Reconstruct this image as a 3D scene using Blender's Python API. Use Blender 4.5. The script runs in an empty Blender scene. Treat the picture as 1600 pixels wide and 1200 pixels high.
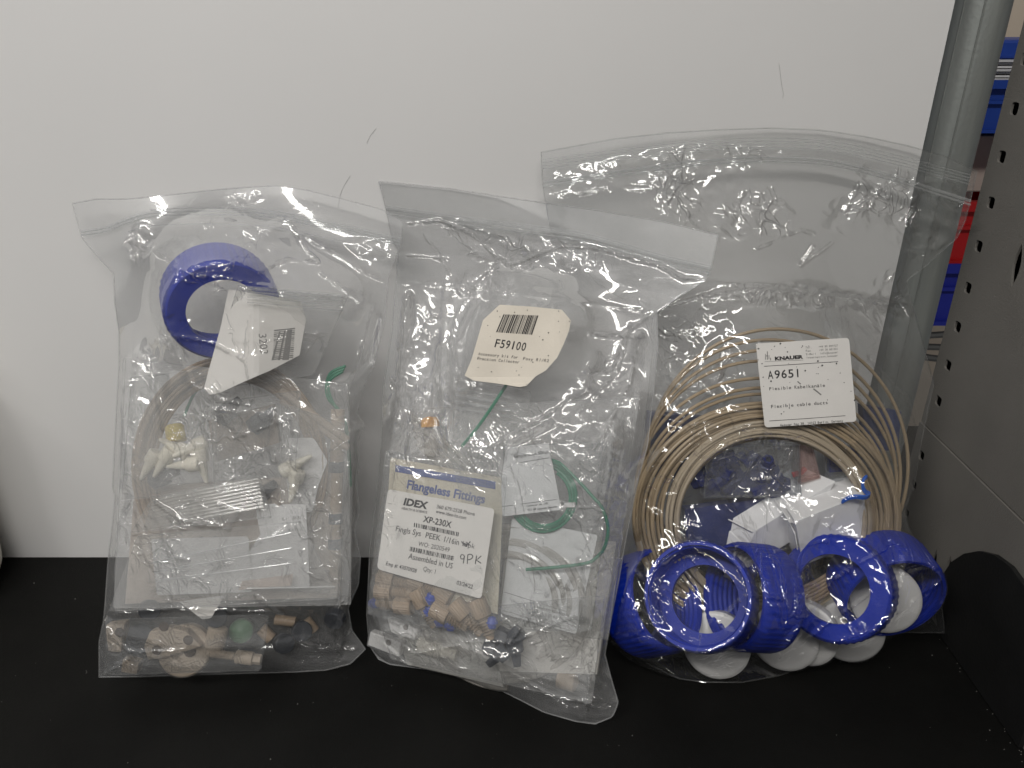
import bpy, math, random
import numpy as np
from mathutils import Vector, Matrix
from mathutils.bvhtree import BVHTree
from mathutils.geometry import delaunay_2d_cdt

S = bpy.context.scene
COL = S.collection
rnd = random.Random(7)

# ------------------------------------------------------------------ camera, world, lamps, exposure
TH = math.radians(25.2)
FPX = 1200.0
CAM = Vector((0, 0, .29))
FWD = Vector((0, math.cos(TH), -math.sin(TH)))
UP = Vector((0, math.sin(TH), math.cos(TH)))
cam = bpy.data.cameras.new('camera')
cam.sensor_width = 36
cam.lens = 36 * FPX / 1600
cam.clip_start = .01
cam.clip_end = 50
cam.dof.use_dof = False
camo = bpy.data.objects.new('camera', cam)
camo.location = CAM
camo.rotation_euler = (math.pi / 2 - TH, 0, 0)
COL.objects.link(camo)
S.camera = camo

W = bpy.data.worlds.new('World')
S.world = W
W.use_nodes = True
W.node_tree.nodes['Background'].inputs[0].default_value = (.95, .97, 1, 1)
W.node_tree.nodes['Background'].inputs[1].default_value = .11


def area(name, loc, aim, sx, sy, power, color):
    l = bpy.data.lights.new(name, 'AREA')
    l.shape = 'RECTANGLE'
    l.size, l.size_y = sx, sy
    l.energy = power
    l.color = color
    o = bpy.data.objects.new(name, l)
    o.location = loc
    o.rotation_euler = (Vector(aim) - Vector(loc)).to_track_quat('-Z', 'Y').to_euler()
    COL.objects.link(o)
    return o


area('unseen_lamp', (-.26, -.58, 1.22), (0, .36, .1), 1.1, .10, 10.3, (1, .97, .925))  # main ceiling strip light in front of the shelf, out of view
area('unseen_lamp', (.60, -1.6, 1.95), (0, .35, .1), 1.3, .12, 15.5, (1, .975, .935))  # added fill lamp out of view, brings glints to the right-hand film
area('unseen_lamp', (-1.2, -.85, 1.9), (0, .35, .1), 1.0, .10, 14, (1, .975, .935))  # added lamp out of view, for film glints and the left-hand shadow

S.view_settings.view_transform = 'Standard'
S.view_settings.look = 'None'
S.view_settings.exposure = 0
S.view_settings.gamma = 1
S.render.engine = 'CYCLES'
cy = S.cycles
cy.max_bounces = 8
cy.transparent_max_bounces = 40
cy.diffuse_bounces = 3
cy.glossy_bounces = 3
cy.use_adaptive_sampling = True
cy.adaptive_threshold = .03
cy.transmission_bounces = 8
cy.caustics_reflective = False
cy.caustics_refractive = False
cy.sample_clamp_indirect = 4
cy.use_denoising = True
try:
    cy.denoiser = 'OPENIMAGEDENOISE'
    cy.denoising_prefilter = 'ACCURATE'
except Exception:
    pass


# ------------------------------------------------------------------ helpers: pixels to points
def ray(px, py):
    return Vector(((px - 800) / FPX, 0, 0)) - UP * ((py - 600) / FPX) + FWD


def at_y(px, py, Y):
    d = ray(px, py)
    return CAM + d * (Y / d.y)


def at_z(px, py, z=0.0):
    d = ray(px, py)
    return CAM + d * ((z - CAM.z) / d.z)


def at_x(px, py, X):
    d = ray(px, py)
    return CAM + d * (X / d.x)


def to_px(P):
    """P: array (...,3) -> pixel arrays"""
    q = P - np.array(CAM)
    zd = q @ np.array(FWD)
    return 800 + FPX * q[..., 0] / zd, 600 - FPX * (q @ np.array(UP)) / zd


class Frame:
    """an inclined plane; N points to the viewer's side"""
    def __init__(s, A, B, C):
        s.O = A
        s.N = (B - A).cross(C - A).normalized()
        if s.N.y > 0:
            s.N = -s.N

    def P(s, px, py, h=0.0):
        d = ray(px, py)
        t = ((s.O + s.N * h - CAM).dot(s.N)) / d.dot(s.N)
        return CAM + d * t

    def Pc(s, px, py, h=0.0):
        p = s.P(px, py, h)
        if p.z < .0008:
            p = at_z(px, py, .0008)
        if p.y > .3715:
            p = at_y(px, py, .3715)
        return p


# ------------------------------------------------------------------ helpers: noise
def hsh(ix, iy, seed):
    n = (ix.astype(np.int64) * 374761393 + iy.astype(np.int64) * 668265263 + seed * 1442695041) & 0xffffffff
    n = ((n ^ (n >> 13)) * 1274126177) & 0xffffffff
    n = n ^ (n >> 16)
    return (n & 0xffff) / 65535.0


def facet(u, v, sc, seed, ang=0.0, stretch=1.0):
    c, s_ = math.cos(ang), math.sin(ang)
    x = (u * c + v * s_) / sc / stretch
    y = (-u * s_ + v * c) / sc
    k = (x + y) * .36602540378
    x, y = x + k, y + k
    i, j = np.floor(x), np.floor(y)
    a, b = x - i, y - j
    h00 = hsh(i, j, seed)
    h11 = hsh(i + 1, j + 1, seed)
    h10 = hsh(i + 1, j, seed)
    h01 = hsh(i, j + 1, seed)
    return np.where(a > b, (1 - a) * h00 + (a - b) * h10 + b * h11, (1 - b) * h00 + (b - a) * h01 + a * h11)


def vnoise(u, v, sc, seed):
    x, y = u / sc, v / sc
    i, j = np.floor(x), np.floor(y)
    a, b = x - i, y - j
    a, b = a * a * (3 - 2 * a), b * b * (3 - 2 * b)
    return (hsh(i, j, seed) * (1 - a) + hsh(i + 1, j, seed) * a) * (1 - b) + \
           (hsh(i, j + 1, seed) * (1 - a) + hsh(i + 1, j + 1, seed) * a) * b


def crumple(u, v, seed):
    """u, v in mm -> (broad, fine) heights in mm"""
    uw = u + 9 * (vnoise(u, v, 17, seed) - .5) + 4 * (vnoise(u, v, 7, seed + 9) - .5)
    vw = v + 9 * (vnoise(u, v, 17, seed + 1) - .5) + 4 * (vnoise(u, v, 7, seed + 8) - .5)
    broad = 2.6 * (facet(uw, vw, 22, seed + 2, .5, 1.5) - .5) + 1.2 * (facet(uw, vw, 11, seed + 3, 1.9, 1.6) - .5)
    fine = 3.0 * (facet(uw, vw, 6.5, seed + 4, .9, 1.3) - .5) + 1.9 * (facet(uw, vw, 3.6, seed + 5, 2.3, 1.4) - .5)
    return broad, fine


def polydist(px, py, line):
    d = np.full(px.shape, 1e9)
    for (x0, y0), (x1, y1) in zip(line[:-1], line[1:]):
        dx, dy = x1 - x0, y1 - y0
        t = np.clip(((px - x0) * dx + (py - y0) * dy) / max(dx * dx + dy * dy, 1e-9), 0, 1)
        d = np.minimum(d, np.hypot(px - x0 - t * dx, py - y0 - t * dy))
    return d


# ------------------------------------------------------------------ helpers: materials
def mat(name, col, rough=.5, spec=.5, var=.0, vscale=60, bump=0.0, bscale=400, metal=0.0, trans=0.0, sss=0.0):
    m = bpy.data.materials.new(name)
    m.use_nodes = True
    nt = m.node_tree
    b = nt.nodes['Principled BSDF']
    b.inputs['Base Color'].default_value = (*col, 1)
    b.inputs['Roughness'].default_value = rough
    b.inputs['Specular IOR Level'].default_value = spec
    b.inputs['Metallic'].default_value = metal
    if sss:
        b.inputs['Subsurface Weight'].default_value = sss
        b.inputs['Subsurface Radius'].default_value = (.004, .004, .004)
    tc = nt.nodes.new('ShaderNodeTexCoord')
    if var:
        n = nt.nodes.new('ShaderNodeTexNoise')
        n.inputs['Scale'].default_value = vscale
        n.inputs['Detail'].default_value = 6
        nt.links.new(tc.outputs['Object'], n.inputs['Vector'])
        r = nt.nodes.new('ShaderNodeMapRange')
        r.inputs[1].default_value, r.inputs[2].default_value = .3, .7
        r.inputs[3].default_value, r.inputs[4].default_value = 1 - var, 1 + var
        nt.links.new(n.outputs['Fac'], r.inputs[0])
        mx = nt.nodes.new('ShaderNodeVectorMath')
        mx.operation = 'SCALE'
        mx.inputs[0].default_value = col
        nt.links.new(r.outputs[0], mx.inputs['Scale'])
        nt.links.new(mx.outputs[0], b.inputs['Base Color'])
    if bump:
        n2 = nt.nodes.new('ShaderNodeTexNoise')
        n2.inputs['Scale'].default_value = bscale
        n2.inputs['Detail'].default_value = 4
        nt.links.new(tc.outputs['Object'], n2.inputs['Vector'])
        bp = nt.nodes.new('ShaderNodeBump')
        bp.inputs['Strength'].default_value = bump
        bp.inputs['Distance'].default_value = .001
        nt.links.new(n2.outputs['Fac'], bp.inputs['Height'])
        nt.links.new(bp.outputs['Normal'], b.inputs['Normal'])
    return m


def film_mat(name, haze, rough=.10, refl=1.0, tint=(.965, .975, .975), bump=.25, bscale=260, hazecol=(.93, .935, .94), sheen=.12):
    m = bpy.data.materials.new(name)
    m.use_nodes = True
    nt = m.node_tree
    nt.nodes.clear()
    N = nt.nodes.new
    L = nt.links.new
    out = N('ShaderNodeOutputMaterial')
    tc = N('ShaderNodeTexCoord')
    # crease network of the film, strongest where the film is crumpled
    at = N('ShaderNodeAttribute')
    at.attribute_name = 'crumple'
    sx = N('ShaderNodeSeparateXYZ')
    L(tc.outputs['Object'], sx.inputs[0])
    cx = N('ShaderNodeCombineXYZ')
    L(sx.outputs[0], cx.inputs[0])
    L(sx.outputs[2], cx.inputs[1])
    wn = N('ShaderNodeTexNoise')
    wn.noise_dimensions = '2D'
    wn.inputs['Scale'].default_value = 75
    wn.inputs['Detail'].default_value = 1
    L(cx.outputs[0], wn.inputs['Vector'])
    mixv = N('ShaderNodeVectorMath')
    mixv.operation = 'MULTIPLY_ADD'
    mixv.inputs[1].default_value = (.014, .014, .014)
    L(wn.outputs['Color'], mixv.inputs[0])
    L(cx.outputs[0], mixv.inputs[2])
    hs = []
    for sc_, th_, amp_ in ((70, .085, 1.0), (175, .12, .45)):
        vo = N('ShaderNodeTexVoronoi')
        vo.voronoi_dimensions = '2D'
        vo.feature = 'DISTANCE_TO_EDGE'
        vo.inputs['Scale'].default_value = sc_
        L(mixv.outputs[0], vo.inputs['Vector'])
        mr = N('ShaderNodeMapRange')
        mr.interpolation_type = 'SMOOTHSTEP'
        mr.inputs[1].default_value, mr.inputs[2].default_value = 0, th_
        mr.inputs[3].default_value, mr.inputs[4].default_value = amp_, 0
        L(vo.outputs['Distance'], mr.inputs[0])
        hs.append(mr)
    ad = N('ShaderNodeMath')
    ad.operation = 'ADD'
    L(hs[0].outputs[0], ad.inputs[0])
    L(hs[1].outputs[0], ad.inputs[1])
    mu = N('ShaderNodeMath')
    mu.operation = 'MULTIPLY'
    sn = N('ShaderNodeTexNoise')
    sn.inputs['Scale'].default_value = 48
    sn.inputs['Detail'].default_value = 1
    sn.noise_dimensions = '2D'
    L(cx.outputs[0], sn.inputs['Vector'])
    sr = N('ShaderNodeMapRange')
    sr.interpolation_type = 'SMOOTHSTEP'
    sr.inputs[1].default_value, sr.inputs[2].default_value = .42, .62
    L(sn.outputs['Fac'], sr.inputs[0])
    s1 = N('ShaderNodeMath')
    s1.operation = 'MULTIPLY'
    L(sr.outputs[0], s1.inputs[0])
    L(at.outputs['Fac'], s1.inputs[1])
    L(ad.outputs[0], mu.inputs[0])
    L(s1.outputs[0], mu.inputs[1])
    bp = N('ShaderNodeBump')
    bp.inputs['Distance'].default_value = .0009
    bp.inputs['Strength'].default_value = bump * 4
    L(mu.outputs[0], bp.inputs['Height'])
    fr = N('ShaderNodeFresnel')
    fr.inputs['IOR'].default_value = 1.52
    L(bp.outputs[0], fr.inputs['Normal'])
    fm = N('ShaderNodeMath')
    fm.operation = 'MULTIPLY_ADD'
    fm.use_clamp = True
    fm.inputs[1].default_value = refl
    fm.inputs[2].default_value = .018
    L(fr.outputs[0], fm.inputs[0])
    fc = N('ShaderNodeMath')
    fc.operation = 'MINIMUM'
    fc.inputs[1].default_value = .34
    L(fm.outputs[0], fc.inputs[0])
    gl = N('ShaderNodeBsdfGlossy')
    gl.inputs['Roughness'].default_value = rough
    L(bp.outputs[0], gl.inputs['Normal'])
    gr = N('ShaderNodeBsdfGlossy')
    gr.inputs['Roughness'].default_value = .32
    L(bp.outputs[0], gr.inputs['Normal'])
    gx = N('ShaderNodeMixShader')
    gx.inputs[0].default_value = sheen
    L(gl.outputs[0], gx.inputs[1])
    L(gr.outputs[0], gx.inputs[2])
    tr = N('ShaderNodeBsdfTransparent')
    tr.inputs[0].default_value = (*tint, 1)
    di = N('ShaderNodeBsdfDiffuse')
    di.inputs[0].default_value = (*hazecol, 1)
    tl = N('ShaderNodeBsdfTranslucent')
    tl.inputs[0].default_value = (*hazecol, 1)
    dm = N('ShaderNodeMixShader')
    dm.inputs[0].default_value = .25
    L(di.outputs[0], dm.inputs[1])
    L(tl.outputs[0], dm.inputs[2])
    hn = N('ShaderNodeTexNoise')
    hn.inputs['Scale'].default_value = 28
    hn.inputs['Detail'].default_value = 2
    hn.noise_dimensions = '2D'
    L(cx.outputs[0], hn.inputs['Vector'])
    hr = N('ShaderNodeMapRange')
    hr.inputs[1].default_value, hr.inputs[2].default_value = .3, .7
    hr.inputs[3].default_value, hr.inputs[4].default_value = haze * .6, haze * 1.4
    L(hn.outputs['Fac'], hr.inputs[0])
    m1 = N('ShaderNodeMixShader')
    L(hr.outputs[0], m1.inputs[0])
    L(tr.outputs[0], m1.inputs[1])
    L(dm.outputs[0], m1.inputs[2])
    m2 = N('ShaderNodeMixShader')
    L(fc.outputs[0], m2.inputs[0])
    L(m1.outputs[0], m2.inputs[1])
    L(gx.outputs[0], m2.inputs[2])
    L(m2.outputs[0], out.inputs[0])
    return m


M = {}
M['film1'] = film_mat('bag film cloudy', .09, .06, 1.4, (.996, .997, .997), sheen=.17)
M['film2'] = film_mat('bag film milky', .15, .06, 1.6, (.995, .997, .997), sheen=.26)
M['film3'] = film_mat('bag film clear', .020, .06, 1.5, (.99, .993, .993), sheen=.07)
M['inner'] = film_mat('inner bag film', .11, .07, .6, (.996, .997, .996), hazecol=(.95, .95, .94))
M['inner_clear'] = film_mat('inner bag film clear', .04, .06, .7, (.985, .99, .99))
M['zip'] = film_mat('zip closure', .16, .12, 1.3, bump=.05)
M['box_clear'] = film_mat('clear box plastic', .05, .06, 1.2, (.95, .96, .97), bump=0)
M['box_red'] = film_mat('clear reddish plastic', .14, .08, 1.0, (.97, .90, .88), bump=0, hazecol=(.80, .62, .60))
M['clear_tube'] = film_mat('clear tubing', .30, .12, 1.2, (.93, .92, .9), bump=0, hazecol=(.8, .76, .7))
M['paper'] = mat('label paper', (.72, .70, .67), .62, .3, .025, 90, .05, 900)
M['paper_old'] = mat('old label paper', (.66, .61, .53), .7, .3, .04, 60, .08, 700)
M['paper_cream'] = mat('cream paper', (.72, .65, .52), .7, .3, .04, 60)
M['ink'] = mat('black ink', (.025, .024, .026), .6, .3)
M['ink_grey'] = mat('grey ink', (.22, .215, .21), .6, .3)
M['ink_blue'] = mat('blue ink', (.025, .065, .30), .6, .3)
M['blue'] = mat('blue plastic', (.001, .020, .33), .42, .2, .10, 70, .12, 900, sss=.0)
M['blue_ferrule'] = mat('blue ferrule plastic', (.008, .05, .42), .4, .5, .08, 120)
M['white'] = mat('white plastic', (.74, .73, .72), .35, .5, .03, 50)
M['white_warm'] = mat('ivory plastic', (.74, .70, .60), .4, .5, .05, 120)
M['card'] = mat('white cardboard', (.76, .755, .76), .6, .3, .03, 60, .06, 500)
M['tan'] = mat('tan plastic', (.35, .27, .195), .5, .4, .10, 160, .12, 1500)
M['beige'] = mat('beige plastic', (.44, .36, .28), .5, .4, .10, 120, .15, 900)
M['beige_tube'] = mat('beige tubing', (.37, .285, .185), .42, .45, .10, 35)
M['beige_tube_pale'] = mat('pale tubing', (.42, .35, .26), .42, .45, .10, 35)
M['brown_tube'] = mat('brown tubing', (.33, .245, .17), .45, .45, .14, 45)
M['green_tube'] = mat('green tubing', (.02, .22, .12), .4, .5, .1, 60)
M['green'] = mat('green plastic', (.10, .20, .11), .45, .5, .12, 90)
M['yellow'] = mat('yellow plastic', (.68, .53, .10), .45, .5, .08, 100)
M['orange'] = mat('orange plastic', (.75, .36, .04), .45, .5, .08, 100)
M['dark'] = mat('dark plastic', (.022, .027, .038), .45, .5, .15, 120)
M['slate'] = mat('slate plastic', (.07, .085, .11), .45, .5, .12, 120)
M['tie'] = mat('blue tie', (.01, .10, .50), .45, .5)
M['hole'] = mat('dark bore', (.07, .045, .03), .7, .2)
M['bins_blue'] = mat('bin blue', (.015, .06, .36), .45, .4, .05, 20)
M['bins_red'] = mat('bin red', (.50, .012, .015), .45, .4, .05, 20)
M['bins_navy'] = mat('bin dark blue', (.02, .03, .33), .45, .4, .05, 20)
M['far_wall'] = mat('far wall paint', (.55, .47, .38), .7, .3, .03, 5)
M['matte'] = mat('black rubber', (.010, .010, .010), .65, .25, .2, 40, .15, 600)


# ------------------------------------------------------------------ helpers: meshes and objects
class MB:
    def __init__(s):
        s.v, s.f, s.m = [], [], []

    def add(s, verts, faces, mi=0):
        o = len(s.v)
        s.v += [tuple(p) for p in verts]
        s.f += [tuple(i + o for i in f) for f in faces]
        s.m += [mi] * len(faces)

    def lathe(s, p0, axis, prof, seg=32, mi=0, nk=0):
        """prof: (z, r[, knurl]) along axis from p0; metres"""
        p0 = Vector(p0)
        a = Vector(axis).normalized()
        x = a.orthogonal().normalized()
        y = a.cross(x)
        vs, fs = [], []
        for row in prof:
            z, r = row[0], row[1]
            k = row[2] if len(row) > 2 else 0
            for i in range(seg):
                t = 2 * math.pi * i / seg
                rr = r * (1 + k * math.cos(nk * t)) if k else r
                vs.append(p0 + a * z + (x * math.cos(t) + y * math.sin(t)) * rr)
        for j in range(len(prof) - 1):
            for i in range(seg):
                i2 = (i + 1) % seg
                fs.append((j * seg + i, j * seg + i2, (j + 1) * seg + i2, (j + 1) * seg + i))
        if prof[0][1] > 1e-6:
            fs.append(tuple(range(seg))[::-1]) if prof[0] != prof[-1] else None
        if prof[-1][1] > 1e-6 and prof[0] != prof[-1]:
            fs.append(tuple(range((len(prof) - 1) * seg, len(prof) * seg)))
        s.add(vs, fs, mi)

    def tube(s, pts, r, seg=8, mi=0, cap=True):
        pts = [Vector(p) for p in pts]
        n = len(pts)
        t = (pts[1] - pts[0]).normalized()
        x = t.orthogonal().normalized()
        vs, fs = [], []
        for i, p in enumerate(pts):
            t = (pts[min(i + 1, n - 1)] - pts[max(i - 1, 0)])
            if t.length < 1e-9:
                t = Vector((1, 0, 0))
            t.normalize()
            x = (x - t * x.dot(t))
            if x.length < 1e-6:
                x = t.orthogonal()
            x.normalize()
            y = t.cross(x)
            for k in range(seg):
                a = 2 * math.pi * k / seg
                vs.append(p + (x * math.cos(a) + y * math.sin(a)) * r)
        for i in range(n - 1):
            for k in range(seg):
                k2 = (k + 1) % seg
                fs.append((i * seg + k, i * seg + k2, (i + 1) * seg + k2, (i + 1) * seg + k))
        if cap:
            fs.append(tuple(range(seg))[::-1])
            fs.append(tuple(range((n - 1) * seg, n * seg)))
        s.add(vs, fs, mi)

    def hexa(s, o, e1, e2, e3, mi=0):
        o, e1, e2, e3 = map(Vector, (o, e1, e2, e3))
        vs = [o, o + e1, o + e1 + e2, o + e2, o + e3, o + e1 + e3, o + e1 + e2 + e3, o + e2 + e3]
        s.add(vs, [(0, 3, 2, 1), (4, 5, 6, 7), (0, 1, 5, 4), (1, 2, 6, 5), (2, 3, 7, 6), (3, 0, 4, 7)], mi)

    def box(s, x0, x1, y0, y1, z0, z1, mi=0):
        s.hexa((x0, y0, z0), (x1 - x0, 0, 0), (0, y1 - y0, 0), (0, 0, z1 - z0), mi)

    def prism(s, pts, off, mi=0):
        n = len(pts)
        off = Vector(off)
        vs = [Vector(p) for p in pts] + [Vector(p) + off for p in pts]
        fs = [tuple(range(n))[::-1], tuple(range(n, 2 * n))]
        fs += [(i, (i + 1) % n, n + (i + 1) % n, n + i) for i in range(n)]
        s.add(vs, fs, mi)

    def build(s, name, mats, parent=None, smooth=True, origin=None, bevel=0):
        a = np.array(s.v, dtype=float)
        if parent is not None:
            org = np.array(WLOC.get(parent.name, Vector((0, 0, 0))))
        elif origin is not None:
            org = np.array(origin)
        else:
            lo, hi = a.min(0), a.max(0)
            org = np.array([(lo[0] + hi[0]) / 2, (lo[1] + hi[1]) / 2, lo[2]])
        me = bpy.data.meshes.new(name)
        me.from_pydata((a - org).tolist(), [], s.f)
        mats = mats if isinstance(mats, (list, tuple)) else [mats]
        for m in mats:
            me.materials.append(m)
        me.polygons.foreach_set('material_index', s.m)
        if smooth:
            me.polygons.foreach_set('use_smooth', [True] * len(s.f))
            me.set_sharp_from_angle(angle=math.radians(38))
        me.update()
        o = bpy.data.objects.new(name, me)
        COL.objects.link(o)
        if parent is not None:
            o.parent = parent
        else:
            o.location = org
        WLOC[o.name] = Vector(org)
        if bevel:
            b = o.modifiers.new('bevel', 'BEVEL')
            b.width = bevel
            b.segments = 2
        return o


WLOC = {}


def tag(o, label, cat, group=None, kind=None):
    o['label'] = label
    o['category'] = cat
    if group:
        o['group'] = group
    if kind:
        o['kind'] = kind
    return o


def empty(name, loc, label, cat, group=None):
    o = bpy.data.objects.new(name, None)
    o.empty_display_size = .01
    o.location = loc
    COL.objects.link(o)
    WLOC[o.name] = Vector(loc)
    return tag(o, label, cat, group)


def place(o, p0, p1, roll=0.0):
    d = Vector(p1) - Vector(p0)
    o.location = p0
    q = d.to_track_quat('Z', 'Y').to_matrix().to_4x4() @ Matrix.Rotation(roll, 4, 'Z')
    o.rotation_euler = q.to_euler()


def dup(o, label, group=None):
    r = o.copy()
    COL.objects.link(r)
    r['label'] = label
    if group:
        r['group'] = group
    for ch in list(o.children):
        c = ch.copy()
        COL.objects.link(c)
        c.parent = r
        for g in ch.children:
            d = g.copy()
            COL.objects.link(d)
            d.parent = c
    return r


# ------------------------------------------------------------------ helpers: paper, print
_fc = {}


def glyphs(txt, bold=0.0):
    key = (txt, bold)
    if key in _fc:
        return _fc[key]
    c = bpy.data.curves.new('text', 'FONT')
    c.body = txt
    c.size = 1
    c.resolution_u = 3
    c.offset = bold
    o = bpy.data.objects.new('text', c)
    COL.objects.link(o)
    me = bpy.data.meshes.new_from_object(o)
    bpy.data.objects.remove(o)
    bpy.data.curves.remove(c)
    vs = [tuple(v.co) for v in me.vertices]
    fs = [tuple(p.vertices) for p in me.polygons]
    bpy.data.meshes.remove(me)
    _fc[key] = (vs, fs)
    return vs, fs


CAPH = max(v[1] for v in glyphs('H')[0])


class Paper:
    """a sheet of paper or card with print on it, on a frame at height hf(px,py)"""
    def __init__(s, fr, outline, hf, thick=.00025, rounding=0, mi=0):
        s.fr, s.mb, s.thick = fr, MB(), thick
        s.hf = hf if callable(hf) else (lambda x, y: hf)
        if rounding:
            outline = rounded(outline, rounding)
        s.sheet(outline, mi)

    def P(s, px, py, e=0.0):
        return s.fr.Pc(px, py, s.hf(px, py) + e)

    def sheet(s, outline, mi=0, e=0.0):
        pts = []
        n = len(outline)
        for i in range(n):
            (x0, y0), (x1, y1) = outline[i], outline[(i + 1) % n]
            k = max(1, int(math.hypot(x1 - x0, y1 - y0) / 9))
            pts += [(x0 + (x1 - x0) * j / k, y0 + (y1 - y0) * j / k) for j in range(k)]
        nb = len(pts)
        xs, ys = [p[0] for p in pts], [p[1] for p in pts]
        inner = []
        y = min(ys) + 5
        while y < max(ys):
            x = min(xs) + 5
            while x < max(xs):
                if inside(x, y, pts) and min(math.hypot(x - a, y - b) for a, b in pts) > 4:
                    inner.append((x, y))
                x += 9
            y += 9
        allp = [Vector(p) for p in pts + inner]
        vo, _, fo, *_ = delaunay_2d_cdt(allp, [], [list(range(nb))], 1, 1e-5)
        s.mb.add([s.P(p.x, p.y, e) for p in vo], [tuple(f) for f in fo], mi)
        s.mb.add([s.P(p.x, p.y, e - s.thick) for p in vo], [tuple(f)[::-1] for f in fo], mi)

    def text(s, txt, p0, p1, cap, mi=1, bold=0.0, up=None, mono=False, jit=0.0):
        bold += (.004 if mono else .014) if cap < 7 else 0
        dx, dy = p1[0] - p0[0], p1[1] - p0[1]
        L = math.hypot(dx, dy)
        ex = (dx / L, dy / L)
        if up is None:
            up = (ex[1], -ex[0])
        if mono:
            n = len(txt)
            pitch = L / n
            items = []
            for i, ch in enumerate(txt):
                if ch == ' ':
                    continue
                vs, fs = glyphs(ch, bold)
                if not vs:
                    continue
                x0 = min(v[0] for v in vs)
                w = max(v[0] for v in vs) - x0
                f = min(pitch * .78 / w, cap / CAPH * 1.25)
                if ch in "il.,:1|'I":
                    f = cap / CAPH
                items.append((vs, fs, f, i * pitch + (pitch - w * f) / 2 - x0 * f))
        else:
            vs, fs = glyphs(txt, bold)
            x0 = min(v[0] for v in vs)
            w = max(v[0] for v in vs) - x0
            items = [(vs, fs, L / w, -x0 * L / w)]
        for vs, fs, f, off in items:
            pts = []
            for v in vs:
                a = v[0] * f + off
                b = v[1] / CAPH * cap
                pts.append(s.P(p0[0] + ex[0] * a + up[0] * b, p0[1] + ex[1] * a + up[1] * b, .00012))
            s.mb.add(pts, fs, mi)

    def ribbon(s, line, w, mi=1, e=.00014):
        pts = []
        n = len(line)
        for i in range(n):
            a, b = line[max(0, i - 1)], line[min(n - 1, i + 1)]
            dx, dy = b[0] - a[0], b[1] - a[1]
            L = math.hypot(dx, dy) or 1
            nx, ny = -dy / L * w / 2, dx / L * w / 2
            x, y = line[i]
            pts += [s.P(x + nx, y + ny, e), s.P(x - nx, y - ny, e)]
        s.mb.add(pts, [(2 * i, 2 * i + 1, 2 * i + 3, 2 * i + 2) for i in range(n - 1)], mi)

    def quad(s, pts, mi=1, e=.0001):
        s.mb.add([s.P(x, y, e) for x, y in pts], [tuple(range(len(pts)))], mi)

    def bars(s, tl, tr, br, bl, n, seed, mi=1, fill=.5):
        r = random.Random(seed)
        ws = [(r.choice((1, 1, 2, 3)), r.choice((1, 1, 2))) for _ in range(n)]
        tot = sum(a + b for a, b in ws)
        t = 0

        def lp(a, b, t):
            return (a[0] + (b[0] - a[0]) * t, a[1] + (b[1] - a[1]) * t)
        for a, b in ws:
            t0, t1 = t / tot, (t + a) / tot
            t += a + b
            s.quad([lp(tl, tr, t0), lp(tl, tr, t1), lp(bl, br, t1), lp(bl, br, t0)], mi)

    def specks(s, pts, r=1.0, mi=1):
        for p in pts:
            x, y = p[0], p[1]
            q = p[2] if len(p) > 2 else r
            a0 = rnd.random() * 6
            k = [rnd.uniform(.7, 1.2) for _ in range(7)]
            s.quad([(x + q * k[i] * math.cos(a0 + i * .9), y + q * k[i] * math.sin(a0 + i * .9)) for i in range(7)], mi, .00015)


def inside(x, y, poly):
    c = False
    n = len(poly)
    for i in range(n):
        (x0, y0), (x1, y1) = poly[i], poly[i - 1]
        if (y0 > y) != (y1 > y) and x < (x1 - x0) * (y - y0) / (y1 - y0) + x0:
            c = not c
    return c


def rounded(poly, r):
    out = []
    n = len(poly)
    for i in range(n):
        p, a, b = poly[i], poly[i - 1], poly[(i + 1) % n]
        va = Vector((a[0] - p[0], a[1] - p[1])).normalized()
        vb = Vector((b[0] - p[0], b[1] - p[1])).normalized()
        s_ = (p[0] + va.x * r, p[1] + va.y * r)
        e = (p[0] + vb.x * r, p[1] + vb.y * r)
        for k in range(6):
            t = k / 5
            out.append(((1 - t) ** 2 * s_[0] + 2 * t * (1 - t) * p[0] + t * t * e[0],
                        (1 - t) ** 2 * s_[1] + 2 * t * (1 - t) * p[1] + t * t * e[1]))
    return out


def spline(pts, n=8):
    """Catmull-Rom through tuples of any length"""
    pts = [np.array(p, float) for p in pts]
    out = []
    for i in range(len(pts) - 1):
        p0, p1, p2, p3 = pts[max(i - 1, 0)], pts[i], pts[i + 1], pts[min(i + 2, len(pts) - 1)]
        for k in range(n):
            t = k / n
            out.append(.5 * (2 * p1 + (p2 - p0) * t + (2 * p0 - 5 * p1 + 4 * p2 - p3) * t * t + (3 * p1 - p0 - 3 * p2 + p3) * t ** 3))
    out.append(pts[-1])
    return out


# ------------------------------------------------------------------ helpers: film of a bag
def resample(pts, n):
    p = np.array([tuple(q) for q in pts])
    d = np.r_[0, np.cumsum(np.linalg.norm(np.diff(p, axis=0), axis=1))]
    t = np.linspace(0, d[-1], n)
    return np.stack([np.interp(t, d, p[:, k]) for k in range(3)], 1)


def bvh_of(objs):
    bpy.context.view_layer.update()
    V, F = [], []
    for o in objs:
        stack = [o]
        while stack:
            q = stack.pop()
            stack += list(q.children)
            if q.type != 'MESH':
                continue
            off = len(V)
            mw = q.matrix_world
            V += [mw @ v.co for v in q.data.vertices]
            F += [tuple(i + off for i in p.vertices) for p in q.data.polygons]
    return BVHTree.FromPolygons(V, F) if F else None


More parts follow.
